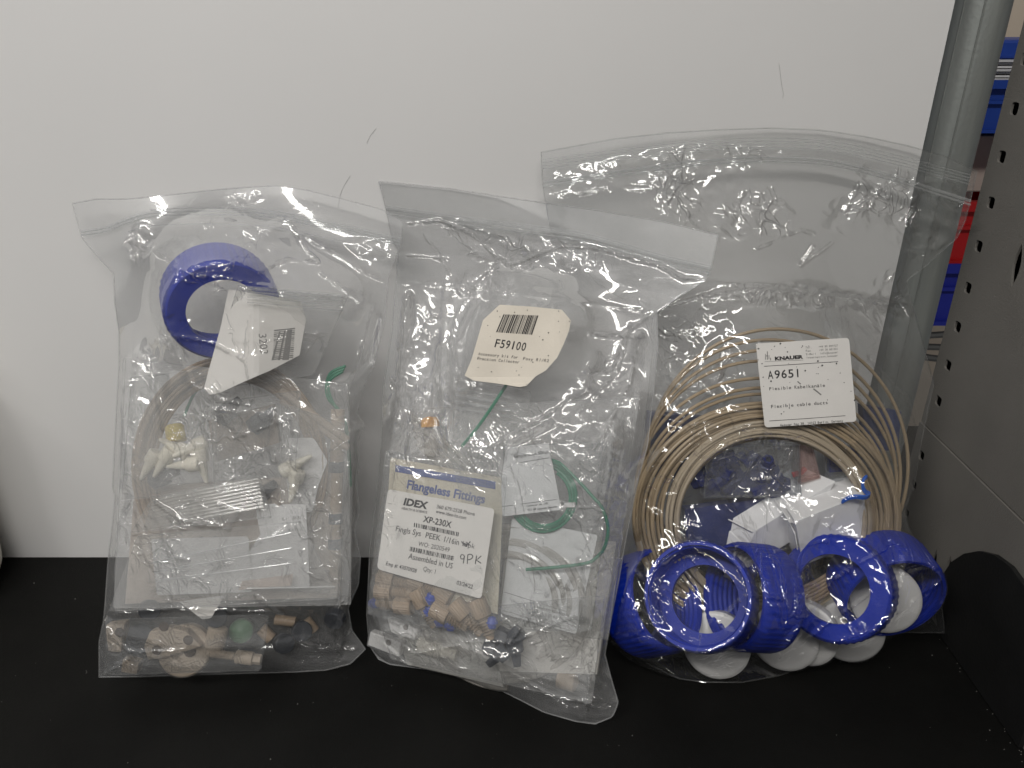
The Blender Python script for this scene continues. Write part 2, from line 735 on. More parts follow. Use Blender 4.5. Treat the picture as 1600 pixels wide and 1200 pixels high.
def drape(B, N, tree, margin, press, iters, sign, tree_out=None):
    nv, nu = B.shape[:2]
    obs = np.zeros((nv, nu))
    outm = np.zeros((nv, nu), dtype=bool)
    if tree:
        Nv = Vector(N) * sign
        for j in range(1, nv - 1):
            for i in range(1, nu - 1):
                b = Vector(B[j, i])
                hit = tree.ray_cast(b + Nv * .15, -Nv, .15 if sign < 0 else .149)
                if hit[0] is not None:
                    obs[j, i] = max(0, (hit[0] - b).dot(Nv) + margin)
                if tree_out:
                    hit = tree_out.ray_cast(b + Nv * .15, -Nv, .15)
                    if hit[0] is not None:
                        obs[j, i] = max(0, (hit[0] - b).dot(Nv) - .0007)
                        outm[j, i] = True
    cap = np.where(outm, obs, 1.0) if tree_out else None
    H = obs.copy()
    # coarse-to-fine relaxing of a stretched membrane over the contents
    for it in range(iters):
        A = H.copy()
        A[1:-1, 1:-1] = (H[:-2, 1:-1] + H[2:, 1:-1] + H[1:-1, :-2] + H[1:-1, 2:]) / 4 + press
        A = np.maximum(A, obs)
        if cap is not None:
            A = np.minimum(A, cap)
        A[0] = A[-1] = 0
        A[:, 0] = A[:, -1] = 0
        H = A
    return H


def set_crumple(o, k):
    a = o.data.attributes.new('crumple', 'FLOAT', 'POINT')
    buf = np.zeros(len(o.data.vertices), dtype=np.float32)
    k = np.ravel(k)
    buf[:len(k)] = k
    a.data.foreach_set('value', buf)


def grid_faces(nu, nv, off=0):
    return [(off + j * nu + i, off + j * nu + i + 1, off + (j + 1) * nu + i + 1, off + (j + 1) * nu + i)
            for j in range(nv - 1) for i in range(nu - 1)]


def make_bag(root, fr, top, bottom, left, right, contents, film, seed, press=3e-6, calm=.22, patches=(), creases=(), flat=(),
             step=.00072, zip_lines=(), edge=.00035, margin=.0013, outside=(), base=.0, soft=()):
    T, Bo, Le, Ri = ([fr.Pc(*p) for p in side] for side in (top, bottom, left, right))
    lw = sum((a - b).length for a, b in zip(T[:-1], T[1:]))
    lh = sum((a - b).length for a, b in zip(Le[:-1], Le[1:]))
    nu, nv = int(lw / step), int(lh / step)
    T, Bo, Le, Ri = resample(T, nu), resample(Bo, nu), resample(Le, nv), resample(Ri, nv)
    s = np.linspace(0, 1, nu)[None, :, None]
    t = np.linspace(0, 1, nv)[:, None, None]
    B = (1 - t) * T[None] + t * Bo[None] + (1 - s) * Le[:, None] + s * Ri[:, None] \
        - ((1 - s) * (1 - t) * T[0] + s * (1 - t) * T[-1] + (1 - s) * t * Bo[0] + s * t * Bo[-1])
    N = np.array(fr.N)
    U = np.array(Vector((1, 0, 0)).cross(fr.N).cross(fr.N) * -1)
    U /= np.linalg.norm(U)
    V = np.cross(N, U)
    u, v = (B @ U) * 1000, (B @ V) * 1000
    tree = bvh_of(contents)
    tree_out = bvh_of(list(outside)) if outside else None
    px, py = to_px(B)
    ss, tt = s[..., 0], t[..., 0]
    fall = np.clip(np.minimum(np.minimum(ss, 1 - ss) * lw, np.minimum(tt, 1 - tt) * lh) / .007, 0, 1)
    fall = fall * fall * (3 - 2 * fall)
    for sign, name, sd in ((1, 'front_film', seed), (-1, 'back_film', seed + 50)):
        H = drape(B, N, tree, margin, press, 1000, sign, tree_out if sign > 0 else None)
        P = B + N * (H * sign)[..., None]
        px, py = to_px(P)
        broad, fine = crumple(u, v, sd)
        mask = np.full(px.shape, calm * .35) + base * np.clip((t[..., 0] - .3) / .25, 0, 1) * (.3 + vnoise(u, v, 13, sd + 44))
        for (cx, cy_, rx, ry, rot, amp) in patches:
            c, s2 = math.cos(math.radians(rot)), math.sin(math.radians(rot))
            dx, dy = px - cx, py - cy_
            q = ((dx * c + dy * s2) / rx) ** 2 + ((-dx * s2 + dy * c) / ry) ** 2
            q = q * (.35 + .8 * vnoise(u, v, 8, sd + 31) + .6 * vnoise(u, v, 19, sd + 33))
            mask = np.maximum(mask, amp * np.clip((1.6 - q) * 1.3, 0, 1))
        wav = 1.5 * (vnoise(u, v, 34, sd + 20) - .5)
        bl = np.clip(mask * 1.5 + calm * .5, 0, 1)
        Hc = broad * bl * .50 + fine * mask * .62 + wav * calm * .6 + 2.0 * (facet(u, v * .35, 15, sd + 61, .25, 1.0) - .5) * np.clip(mask * 1.2 + .04, 0, 1)
        for cr in list(creases) + list(soft):
            line, amp, wd = cr
            d = polydist(px, py, line) / 3.1
            d = d + 1.1 * (vnoise(u, v, 3.2, sd + 77) - .5)
            Hc = Hc + (1.7 * amp * np.exp(-np.abs(d) / (wd * .72)) if wd < 2 else amp * np.exp(-(d / wd) ** 2) * np.clip(.15 + 1.3 * vnoise(u, v, 21, sd + 91), 0, 1.2))
        for (cx, cy_, rx, ry) in flat:
            q = np.maximum(np.abs(px - cx) / rx, np.abs(py - cy_) / ry)
            k = np.clip((q - .95) / .35, .0, 1)
            Hc = Hc * k
            mask = mask * k
        P = P + N * (Hc * fall * .001 * sign)[..., None]
        P[..., 1] = np.minimum(P[..., 1], .3722 - (.0004 if sign > 0 else 0))
        P[..., 2] = np.maximum(P[..., 2], .0006)
        mb = MB()
        mb.add(P.reshape(-1, 3).tolist(), grid_faces(nu, nv))
        if sign > 0:
            rim = [tuple(p) for p in np.concatenate([T[::3], Ri[::3], Bo[::-1][::3], Le[::-1][::3]])]
            mb.tube(rim + rim[:1], edge, 6, 0, False)
        o = mb.build(name, film, root)
        set_crumple(o, mask * fall)
        if sign > 0:
            keep = P
    if zip_lines:
        mb = MB()
        for line, r in zip_lines:
            pts = [fr.Pc(q[0], q[1], .0022) for q in spline(line, 6)]
            mb.tube(pts, r, 6)
        mb.build('zip_closure', M['zip'], root)
    return keep


def film_quad(root, name, fr, quad, h, film, seed, amp=.5, sep=.002, step=.0012, puff=.0, creases=()):
    """small bag: two film layers between four pixel corners (tl,tr,br,bl); h = 4 heights"""
    hs = h if isinstance(h, (tuple, list)) else (h,) * 4
    c = [np.array(fr.Pc(*p, hh)) for p, hh in zip(quad, hs)]
    nu = max(8, int(np.linalg.norm(c[1] - c[0]) / step))
    nv = max(8, int(np.linalg.norm(c[3] - c[0]) / step))
    s = np.linspace(0, 1, nu)[None, :, None]
    t = np.linspace(0, 1, nv)[:, None, None]
    B = (1 - t) * ((1 - s) * c[0] + s * c[1]) + t * ((1 - s) * c[3] + s * c[2])
    N = np.array(fr.N)
    U = np.array(Vector((0, 0, 1)).cross(fr.N) * -1)
    U /= np.linalg.norm(U)
    V = np.cross(N, U)
    u, v = (B @ U) * 1000, (B @ V) * 1000
    e = np.clip(np.minimum(np.minimum(s, 1 - s) * 8, np.minimum(t, 1 - t) * 8), 0, 1)[..., 0]
    mb = MB()
    for sign in (1, -1):
        br, fi = crumple(u, v, seed + (0 if sign > 0 else 40))
        Hc = (br * .6 + fi * .38) * amp * (.4 + .6 * e)
        px, py = to_px(B)
        for line, a, wd in creases:
            d = polydist(px, py, line) / 3.1 + 1.1 * (vnoise(u, v, 3.2, seed + 77) - .5)
            Hc = Hc + a * np.exp(-np.abs(d) / wd)
        P = B + N * (sign * (sep / 2 * e + puff * np.sin(math.pi * s[..., 0]) * np.sin(math.pi * t[..., 0]) * (sign > 0)) + Hc * .001)[..., None]
        P[..., 2] = np.maximum(P[..., 2], .001)
        mb.add(P.reshape(-1, 3).tolist(), grid_faces(nu, nv))
    rim = [c[0], c[1], c[2], c[3], c[0]]
    rr = resample(rim, 60)
    mb.tube([tuple(p) for p in rr], .00022, 5, 0, False)
    o = mb.build(name, film, root)
    k = np.clip(amp * .9 * (.4 + vnoise(u, v, 14, seed + 5) * 1.1), 0, 1)
    set_crumple(o, np.concatenate([k, k]))
    return o


# ================================================================== THE SETTING
# shelf board
def shelf_mat():
    m = mat('black shelf', (.0050, .0050, .0046), .6, .13, .25, 22, .25, 1500)
    return m


mb = MB()
mb.box(-.9, .62, -.35, .3735, -.025, 0)
tag(mb.build('shelf_surface', shelf_mat(), smooth=False, bevel=.0015), 'matt black shelf board the three clear bags stand on', 'shelf', kind='structure')

mb = MB()
mb.box(-.9, .1925, .3728, .3752, -.02, .75)
wm = mat('white painted steel', (.70, .695, .69), .5, .35, .02, 6, .03, 300)
tag(mb.build('back_wall', wm, smooth=False), 'white painted sheet steel back of the shelf', 'wall', kind='structure')

# galvanised post
mb = MB()
seg = 40
prof = [(-.02, .0124), (.7, .0124)]
mb.lathe((.2150, .392, 0), (0, 0, 1), prof, 48)
for a in (2.9, 3.6, 4.3):
    mb.box(.2150 + .0122 * math.cos(a) - .0004, .2150 + .0122 * math.cos(a) + .0004, .392 + .0122 * math.sin(a) - .0006,
           .392 + .0122 * math.sin(a) + .0006, -.02, .7)
pm = mat('galvanised steel', (.35, .37, .355), .46, .5, .28, 90, .15, 500, metal=.6)
nt = pm.node_tree
for n in nt.nodes:
    if n.type == 'TEX_NOISE' and n.inputs['Scale'].default_value == 90:
        mp = nt.nodes.new('ShaderNodeMapping')
        mp.inputs['Scale'].default_value = (1, 1, .05)
        tcn = [k for k in nt.nodes if k.type == 'TEX_COORD'][0]
        nt.links.new(tcn.outputs['Object'], mp.inputs['Vector'])
        nt.links.new(mp.outputs[0], n.inputs['Vector'])
tag(mb.build('steel_post', pm), 'round galvanised steel post between the white back and the grey side plate', 'post')

# side panel with punched holes, in the plane X = .2265
PX = .2265
panel = empty('side_panel', (PX, .2, 0), 'grey steel side plate of the shelf punched with a column of holes', 'panel')
pmat = mat('grey panel paint', (.175, .166, .152), .55, .35, .06, 30, .35, 1300)
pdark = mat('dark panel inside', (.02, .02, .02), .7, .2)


def plate(name, outer, holes, x0, th, material):
    c = bpy.data.curves.new(name, 'CURVE')
    c.dimensions = '2D'
    c.fill_mode = 'BOTH'
    c.extrude = th / 2
    for poly in [outer] + holes:
        sp = c.splines.new('POLY')
        sp.points.add(len(poly) - 1)
        for i, (a, b) in enumerate(poly):
            sp.points[i].co = (a, b, 0, 1)
        sp.use_cyclic_u = True
    o = bpy.data.objects.new(name, c)
    COL.objects.link(o)
    me = bpy.data.meshes.new_from_object(o)
    bpy.data.objects.remove(o)
    vs = [(x0 + v.co.z, v.co.x, v.co.y) for v in me.vertices]
    q = MB()
    q.add(vs, [tuple(p.vertices) for p in me.polygons])
    return q.build(name, material, panel, smooth=False)


def yz(px, py):
    p = at_x(px, py, PX)
    return (p.y, p.z)


holes = []
for (hx, hy) in ((1602, 92), (1585, 170), (1565, 245), (1548, 317), (1529, 385), (1512, 450), (1496, 511), (1481, 571), (1466, 627)):
    a, b = yz(hx, hy)
    poly = [(a + .0028, b + .0028), (a - .0028, b + .0028), (a - .0028, b - .0028), (a + .0028, b - .0028)]
    holes.append(rounded(poly, .0018))


def lens(p0, p1, w):
    a, b = Vector(p0), Vector(p1)
    n = Vector((-(b - a).y, (b - a).x)).normalized()
    out = []
    for k in range(9):
        t = k / 8
        out.append(a.lerp(b, t) + n * w * math.sin(math.pi * t))
    for k in range(1, 8):
        t = 1 - k / 8
        out.append(a.lerp(b, t) - n * w * math.sin(math.pi * t))
    return [(p.x, p.y) for p in out]


a0, a1 = yz(1580, 450), yz(1597, 380)
holes.append(lens(a0, a1, .0026))
holes.append(lens((a0[0] - .016, a0[1] - .002), (a1[0] - .016, a1[1] - .002), .0026))
SEAM = .0905
plate('upper_plate', [(.376, SEAM), (.376, .72), (-.25, .72), (-.25, SEAM)], holes, PX + .0006, .0012, pmat)
lowh = []
for q0, q1 in (((1456, 905), (1466, 858)), ((1480, 915), (1488, 868))):
    lowh.append(lens(yz(*q0), yz(*q1), .0022))
for z in (.074, .055, .036, .017):
    lowh.append(rounded([(.3688, z + .0026), (.3638, z + .0026), (.3638, z - .0026), (.3688, z - .0026)], .0016))
plate('lower_plate', [(.376, -.01), (.376, SEAM - .0006), (-.25, SEAM - .0006), (-.25, -.01)], lowh, PX - .0002, .0012, pmat)
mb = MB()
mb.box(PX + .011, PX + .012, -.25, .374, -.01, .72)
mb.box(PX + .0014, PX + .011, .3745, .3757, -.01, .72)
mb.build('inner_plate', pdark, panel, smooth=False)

# black rounded pad laid over the dark area low on the side plate
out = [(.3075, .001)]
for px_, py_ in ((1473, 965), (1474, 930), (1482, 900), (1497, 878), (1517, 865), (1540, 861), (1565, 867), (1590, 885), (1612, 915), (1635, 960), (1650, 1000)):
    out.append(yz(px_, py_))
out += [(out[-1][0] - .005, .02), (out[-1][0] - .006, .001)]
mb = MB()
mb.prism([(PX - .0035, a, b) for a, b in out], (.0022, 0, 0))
tag(mb.build('dark_slab', M['matte'], smooth=False), 'black round-topped pad standing against the foot of the grey side plate', 'slab')

# what shows through the gap behind the post
mb = MB()
mb.box(.2, 1.6, 1.3, 1.32, -.6, 1.2)
tag(mb.build('far_wall', M['far_wall'], smooth=False), 'beige wall far behind the shelf', 'wall', kind='structure')
mb = MB()
mb.box(.3, 1.3, .75, 1.15, -.35, -.33)
tag(mb.build('far_shelf', pdark, smooth=False), 'dark shelf behind the gap below the bins', 'shelf', kind='structure')


def bin_thing(name, ytop, ybot, material, label, papers=False, Yd=.8, group=None):
    z1 = at_y(1540, ytop, Yd).z
    z0 = at_y(1500, ybot, Yd).z
    r = empty(name, (.5, Yd + .1, z0), label, 'storage bin', group)
    b = MB()
    x0, x1 = .36, .66
    d = .22
    b.box(x0, x1, Yd, Yd + .004, z0, z1)
    b.box(x0, x1, Yd + d, Yd + d + .004, z0, z1)
    b.box(x0, x0 + .004, Yd + .004, Yd + d, z0, z1)
    b.box(x1 - .004, x1, Yd + .004, Yd + d, z0, z1)
    b.box(x0 + .004, x1 - .004, Yd + .004, Yd + d, z0, z0 + .004)
    b.build('shell', material, r, smooth=False)
    b = MB()
    H = z1 - z0
    b.box(x0 - .006, x1 + .006, Yd - .009, Yd - .0005, z1 - .12 * H, z1 + .002)
    b.box(x0 - .003, x1 + .003, Yd - .006, Yd - .0005, z1 - .42 * H, z1 - .36 * H)
    b.box(x0 - .003, x1 + .003, Yd - .006, Yd - .0005, z0, z0 + .07 * H)
    b.build('rim', material, r, smooth=False)
    return r


bin_thing('storage_bin', 128, 207, M['bins_blue'], 'blue storage bin below the white paper seen past the post', group='bins behind the gap')
bin_thing('storage_bin', 316, 412, M['bins_red'], 'red storage bin seen in the gap past the steel post', group='bins behind the gap')
bin_thing('storage_bin', 412, 506, M['bins_navy'], 'dark blue storage bin directly under the red bin', group='bins behind the gap')
mb = MB()
zz0, zz1 = at_y(1550, 300, .86).z, at_y(1550, 212, .86).z
mb.box(.4, .66, .86, 1.0, zz0, zz1)
tag(mb.build('carton', mat('pale carton', (.60, .50, .44), .7, .3, .05, 20), smooth=False, bevel=.002), 'pale carton between the blue bin and the red bin behind the gap', 'box')
for k, (ya, yb, mm, lb) in enumerate(((62, 92, M['bins_blue'], 'blue plastic tray uppermost in the gap past the post'),)):
    mb = MB()
    za, zb = at_y(1575, ya, .84).z, at_y(1575, yb, .84).z
    mb.box(.42, .68, .84, 1.0, zb, za)
    tag(mb.build('plastic_tray', mm, smooth=False, bevel=.003), lb, 'tray')
mb = MB()
za, zb = at_y(1570, 97, .83).z, at_y(1570, 126, .83).z
for i in range(7):
    z = zb + (za - zb) * i / 6
    mb.box(.42 + .003 * i, .67, .83 + .004 * (i % 3), .98, z, z + (za - zb) / 9)
tag(mb.build('paper_stack', M['card'], smooth=False), 'white papers stacked on the blue bin behind the gap', 'papers')
mb = MB()
for i in range(4):
    p = at_y(1462 + 6 * i, 520 + 16 * i, .8)
    mb.tube([p + Vector((-.08, 0, .005 * i)), p + Vector((.1, .02, .02 - .012 * i))], .004, 8)
tag(mb.build('wire_rack', mat('rack steel', (.2, .2, .19), .4, .5, metal=.7)), 'dim steel wire rack below the dark blue bin in the gap', 'rack')

# white container cut by the left edge
mb = MB()
mb.lathe((-.317, .341, .0005), (0, 0, 1), [(0, .0), (0, .016), (.002, .021), (.006, .0262), (.012, .029), (.02, .030), (.12, .030), (.14, .027), (.152, .020), (.156, .013), (.175, .013), (.175, 0)], 64)
tag(mb.build('white_container', M['white_warm']), 'white rounded container at the left end of the shelf', 'container')

# hairs on the wall, dust on the shelf
def hair(line, label):
    b = MB()
    b.tube([at_y(x, y, .37262) for x, y in spline(line, 6)], .000045, 5)
    tag(b.build('hair', M['ink_grey']), label, 'hair', 'hairs stuck to the white wall')


hair([(1217, 99), (1219, 112), (1221, 130), (1224, 146), (1223, 153)], 'short dark hair stuck on the wall above the right bag')
hair([(588, 200), (578, 213), (573, 224)], 'tiny dark hair stuck high on the wall above the other hair')
hair([(547, 275), (536, 293), (531, 308), (528, 325)], 'curved dark hair on the wall above the left bag')
mb = MB()
for k in range(120):
    x, y = rnd.uniform(-.32, .22), rnd.uniform(.15, .36)
    r = rnd.choice((.00012, .00012, .0002, .0003))
    if k % 9 == 0:
        a = rnd.uniform(0, 3.1)
        l = rnd.uniform(.0008, .003)
        mb.tube([(x, y, .0002), (x + l * .5 * math.cos(a), y + l * .5 * math.sin(a), .0003), (x + l * math.cos(a + .5), y + l * math.sin(a + .5), .0002)], .00006, 4)
    else:
        mb.lathe((x, y, .00005), (0, 0, 1), [(0, r), (r, r * .7)], 6)
for k in range(30):
    t = rnd.random()
    y = .2 + .12 * t
    mb.lathe((PX - .002 - rnd.random() * .0035, y, .00005), (0, 0, 1), [(0, .0002), (.0003, .0001)], 5)
tag(mb.build('dust', mat('dust grey', (.20, .195, .185), .9, .1)), 'pale dust specks scattered on the black shelf', 'dust', kind='stuff')


# ================================================================== BAG FRAMES
F1 = Frame(at_z(155, 1058), at_z(540, 1050), at_y(400, 292, .366))
F2 = Frame(at_z(598, 1034), at_z(916, 1128), at_y(850, 317, .362))
F3 = Frame(at_z(960, 1012) + Vector((0, .0, 0)), at_z(1476, 1004), at_y(1200, 202, .3700))


# ================================================================== SHARED KINDS
def ring_mesh(R, Hh, hole, nk=48):
    """screw ring: open end at z=Hh, flange with a hole at z=0"""
    b = MB()
    w = .0024
    pr = [(0, hole), (0, R * .93), (.0012, R * .985), (.0035, R, .012), (Hh - .003, R, .012), (Hh - .0012, R * .985), (Hh, R * .96),
          (Hh, R - w), (Hh - .002, R - w)]
    z = Hh - .002
    while z > .005:
        pr += [(z - .0008, R - w - .0009), (z - .0016, R - w - .0009), (z - .0022, R - w), (z - .0028, R - w)]
        z -= .0028
    pr += [(.0028, R - w), (.0028, hole), (0, hole)]
    b.lathe((0, 0, 0), (0, 0, 1), pr, 192, 0, nk)
    return b


ring_proto = None
RG = 'blue screw rings in the bags'


def blue_ring(p_flange, p_open, label, roll=0.0):
    global ring_proto
    if ring_proto is None:
        ring_proto = tag(ring_mesh(.0245, .022, .0155).build('screw_ring', M['blue'], origin=(0, 0, 0)), label, 'ring', RG)
        o = ring_proto
    else:
        o = dup(ring_proto, label, RG)
    place(o, p_flange, p_open, roll)
    return o


def coil(fr, name, turns, r, material, seed, label, n=72, mats=None):
    """turns: list of (xl, xr, yt, yb, h): one loop each, blended into one continuous wound tube"""
    rr = random.Random(seed)
    pts = []
    T = len(turns)
    for k in range(T * n + 1):
        a = k / n
        i = min(int(a), T - 1)
        j = min(i + 1, T - 1)
        w = a - i
        w = w * w * (3 - 2 * w)
        q = [turns[i][c] * (1 - w) + turns[j][c] * w for c in range(5)]
        th = 2 * math.pi * (a - int(a)) + math.pi / 2
        cx, cy_ = (q[0] + q[1]) / 2, (q[2] + q[3]) / 2
        x = cx + (q[1] - q[0]) / 2 * math.cos(th)
        y = cy_ + (q[3] - q[2]) / 2 * math.sin(th)
        pts.append(fr.Pc(x, y, (q[4] + .0012 * math.sin(3 * th + i * 1.7)) * (1 - .8 * max(0, math.sin(th)) ** 1.5)))
    b = MB()
    b.tube(pts, r, 8)
    return tag(b.build(name, material), label, 'tube coil')


# ================================================================== BAG 3 (right)
G3 = []
rr = random.Random(11)
# coil of beige tubing
turns = []
for k in range(21):
    t = k / 20
    xl = 990 + 72 * t + rr.uniform(-9, 9)
    xr = 1408 - 58 * t + rr.uniform(-6, 6)
    yt = 630 + 46 * t + rr.uniform(-9, 9)
    yb = 985 - 40 * t + rr.uniform(-5, 5)
    turns.append((xl, xr, yt, yb, .016 + .004 * rr.random() - .003 * t))
loose = [(1012, 1424, 511, 935, .012), (1010, 1418, 517, 940, .013), (1000, 1405, 545, 950, .013), (1004, 1400, 549, 955, .014),
         (992, 1404, 579, 960, .014), (996, 1396, 603, 962, .015), (1000, 1392, 609, 965, .015), (1004, 1392, 622, 965, .015)]
G3.append(coil(F3, 'tube_coil', loose + turns, .00082, M['beige_tube'], 3, 'big coil of thin beige tubing behind the dotted white label', 80))
mid = [(1040 + 3 * k + rr.uniform(-3, 3), 1362 - 2 * k, 657 + 4 * k + rr.uniform(-2, 2), 975 - 5 * k, .0195 + .0004 * k) for k in range(7)]
G3.append(coil(F3, 'tube_coil', mid, .0008, M['beige_tube_pale'], 5, 'paler inner coil of thin tubing nested in the big beige coil', 80))

# brown tubing seen through the blue ring
b = MB()
for k in range(6):
    pts = [F3.Pc(1235 + 2 * k, 925 + 5 * k, .010 + .001 * (k % 2)), F3.Pc(1280 + k, 905 + 5.5 * k, .011), F3.Pc(1325, 872 + 6.5 * k, .011), F3.Pc(1352, 840 + 8 * k, .010)]
    b.tube([Vector(q) for q in spline(pts, 8)], .0008, 8)
G3.append(tag(b.build('tube_bundle', M['brown_tube']), 'bundle of brown tubing seen through the hole of a blue ring', 'tubing'))

# clear box with dark blue nuts
root = empty('parts_box', F3.Pc(1170, 765, .006), 'flat clear plastic box of dark blue nuts inside the tube coil', 'plastic box')
b = MB()
tl, tr, br, bl = (F3.Pc(1098, 690, .007), F3.Pc(1236, 686, .007), F3.Pc(1240, 764, .007), F3.Pc(1092, 768, .007))
N3 = F3.N
def clear_box(b, c, N, t, w=.0012):
    ins = []
    cen = sum(c, Vector()) / 4
    b.prism(c, N * .0012)
    top = [p + N * t for p in c]
    b.prism(top, N * .0012)
    for i in range(4):
        p, q = c[i], c[(i + 1) % 4]
        inn = (cen - (p + q) / 2).normalized() * w
        b.prism([p + N * .0012, q + N * .0012, q + N * .0012 + inn, p + N * .0012 + inn], N * (t - .0012))
    rim = [p + N * (t + .0012) for p in c]
    b.tube([tuple(x) for x in rim + rim[:1]], .0007, 6)
clear_box(b, [tl, tr, br, bl], N3, .008)
b.build('case', M['box_clear'], root, smooth=False)
pp = Paper(F3, [(1, 1), (2, 1), (2, 2)], .0165)
pp.mb = MB()
pp.text('IN USA', (1178, 751), (1207, 748), 5, 0)
pp.mb.build('embossed_lettering', M['white'], root, smooth=False)
G3.append(root)
nb = MB()
nb.lathe((0, 0, 0), (0, 0, 1), [(0, .0016), (0, .0036), (.0006, .004), (.004, .004), (.0044, .0032), (.008, .0026), (.008, .0016), (0, .0016)], 6)
nutp = tag(nb.build('hex_nut', mat('navy plastic', (.02, .03, .14), .4, .5, .1, 90), origin=(0, 0, 0)), 'dark blue hexagonal nut lying in the flat clear box', 'nut', 'nuts in the flat clear box')
for k in range(34):
    o = nutp if k == 0 else dup(nutp, 'dark blue hexagonal nut lying in the flat clear box')
    if k < 22:
        x, y = 1108 + (k % 11) * 11.5 + rr.uniform(-4, 4), 750 + (k // 11) * 8 + rr.uniform(-4, 4)
    else:
        x, y = 1110 + (k - 22) * 8.5 + rr.uniform(-4, 4), 735 - (6 if k % 3 else 0) + rr.uniform(-5, 5)
    p = F3.Pc(x, y, .0105 + rr.uniform(-.001, .001))
    place(o, p, p + Vector((rr.uniform(-1, 1), rr.uniform(-.4, .4), rr.uniform(-1, 1))))

# reddish clear box and blue block behind
root = empty('red_box', F3.Pc(1255, 740, .004), 'small clear box with a red bottom edge behind the box of nuts', 'plastic box')
b = MB()
clear_box(b, [F3.Pc(1240, 683, .004), F3.Pc(1253, 683, .004), F3.Pc(1267, 737, .004), F3.Pc(1236, 745, .004)], N3, .009)
b.build('case', M['box_red'], root, smooth=False)
b = MB()
b.tube([F3.Pc(1238, 742, .011), F3.Pc(1252, 738, .0115), F3.Pc(1258, 732, .011)], .0014, 8)
b.build('red_edge', M['bins_red'], root)
G3.append(root)
root = empty('blue_box', F3.Pc(1320, 740, .003), 'small clear box holding something blue beside the twist tie', 'plastic box')
b = MB()
clear_box(b, [F3.Pc(1275, 690, .002), F3.Pc(1345, 690, .002), F3.Pc(1350, 735, .002), F3.Pc(1278, 745, .002)], N3, .009)
b.build('case', M['box_clear'], root, smooth=False)
b = MB()
c = [F3.Pc(1287, 700, .004), F3.Pc(1338, 700, .004), F3.Pc(1342, 730, .004), F3.Pc(1290, 734, .004)]
b.prism(c, N3 * .005)
b.build('insert', M['blue'], root, smooth=False)
G3.append(root)
b = MB()
c = [F3.Pc(1065, 790, .003), F3.Pc(1210, 770, .003), F3.Pc(1220, 850, .003), F3.Pc(1070, 870, .003)]
b.prism(c, N3 * .006)
G3.append(tag(b.build('blue_packet', mat('dark blue packet', (.03, .04, .13), .4, .5, .3, 60), smooth=False), 'dim dark blue packet behind the white cartons', 'packet'))
b = MB()
c = [F3.Pc(1010, 640, .003), F3.Pc(1110, 650, .003), F3.Pc(1100, 745, .003), F3.Pc(1000, 740, .003)]
b.prism(c, N3 * .005)
G3.append(tag(b.build('blue_packet', mat('grey blue packet', (.06, .07, .14), .45, .5, .3, 60), smooth=False), 'grey blue packet behind the left side of the big coil', 'packet'))
b = MB()
c = [F3.Pc(1340, 630, .002), F3.Pc(1400, 640, .002), F3.Pc(1395, 700, .002), F3.Pc(1345, 700, .002)]
b.prism(c, N3 * .005)
G3.append(tag(b.build('blue_packet', mat('dim blue packet', (.05, .065, .16), .45, .5, .3, 60), smooth=False), 'dim blue packet behind the right side of the big coil', 'packet'))


# white cartons
def carton(fr, P0, P1, P2, P3_, label, name='white_carton', square=True):
    """P0 near top corner, P1 along axis, P2 across the top, P3 down: (px,py,h)"""
    o = fr.Pc(*P0)
    e1, e2, e3 = fr.Pc(*P1) - o, fr.Pc(*P2) - o, fr.Pc(*P3_) - o
    # lift the third edge square to the top face
    n = e1.cross(e2).normalized()
    if n.dot(e3) < 0:
        n = -n
    if square:
        e3 = n * e3.length
    r = empty(name, o + (e1 + e2) / 2 + e3, label, 'carton', 'white cartons in the right bag')
    b = MB()
    b.hexa(o, e1, e2, e3)
    b.build('body', M['card'], r, smooth=False, bevel=.0003)
    b = MB()
    u1 = e1.normalized()
    b.prism([o + e2 * .06 + e3 * .06 - u1 * .0003, o + e2 * .96 + e3 * .03 - u1 * .0003, o + e2 * 1.04 - e3 * .05 - u1 * .003, o + e2 * .0 - e3 * .02 - u1 * .0022], -u1 * .0005)
    b.prism([o + e2 * .1 + e3 * .30 - u1 * .0004, o + e2 * .97 + e3 * .12 - u1 * .0004, o + e2 * .97 + e3 * .97 - u1 * .0004, o + e2 * .06 + e3 * .97 - u1 * .0004], -u1 * .0006)
    b.build('end_flap', M['card'], r, smooth=False)
    return r


G3.append(carton(F3, (1182, 828, .018), (1306, 752, .018), (1126, 800, .004), (1140, 905, .012), 'white carton further back, its end beside the blue rings', square=False))
G3.append(carton(F3, (1243, 815, .030), (1350, 772, .026), (1221, 781, .013), (1207, 880, .020), 'front white carton with a loosened end flap and the blue tie beside it'))

# blue twist tie
b = MB()
path = [(1316, 784, .028), (1326, 778, .030), (1338, 776, .031), (1352, 777, .031), (1358, 772, .030), (1352, 768, .030), (1348, 760, .030), (1349, 750, .029), (1354, 745, .028)]
pts = [F3.Pc(*q) for q in spline(path, 6)]
for k in (-1, 0, 1):
    b.tube([p + Vector((0, 0, .0006 * k)) for p in pts], .0006, 6)
G3.append(tag(b.build('twist_tie', M['tie']), 'bright blue twist tie at the right strand of the coil', 'tie'))

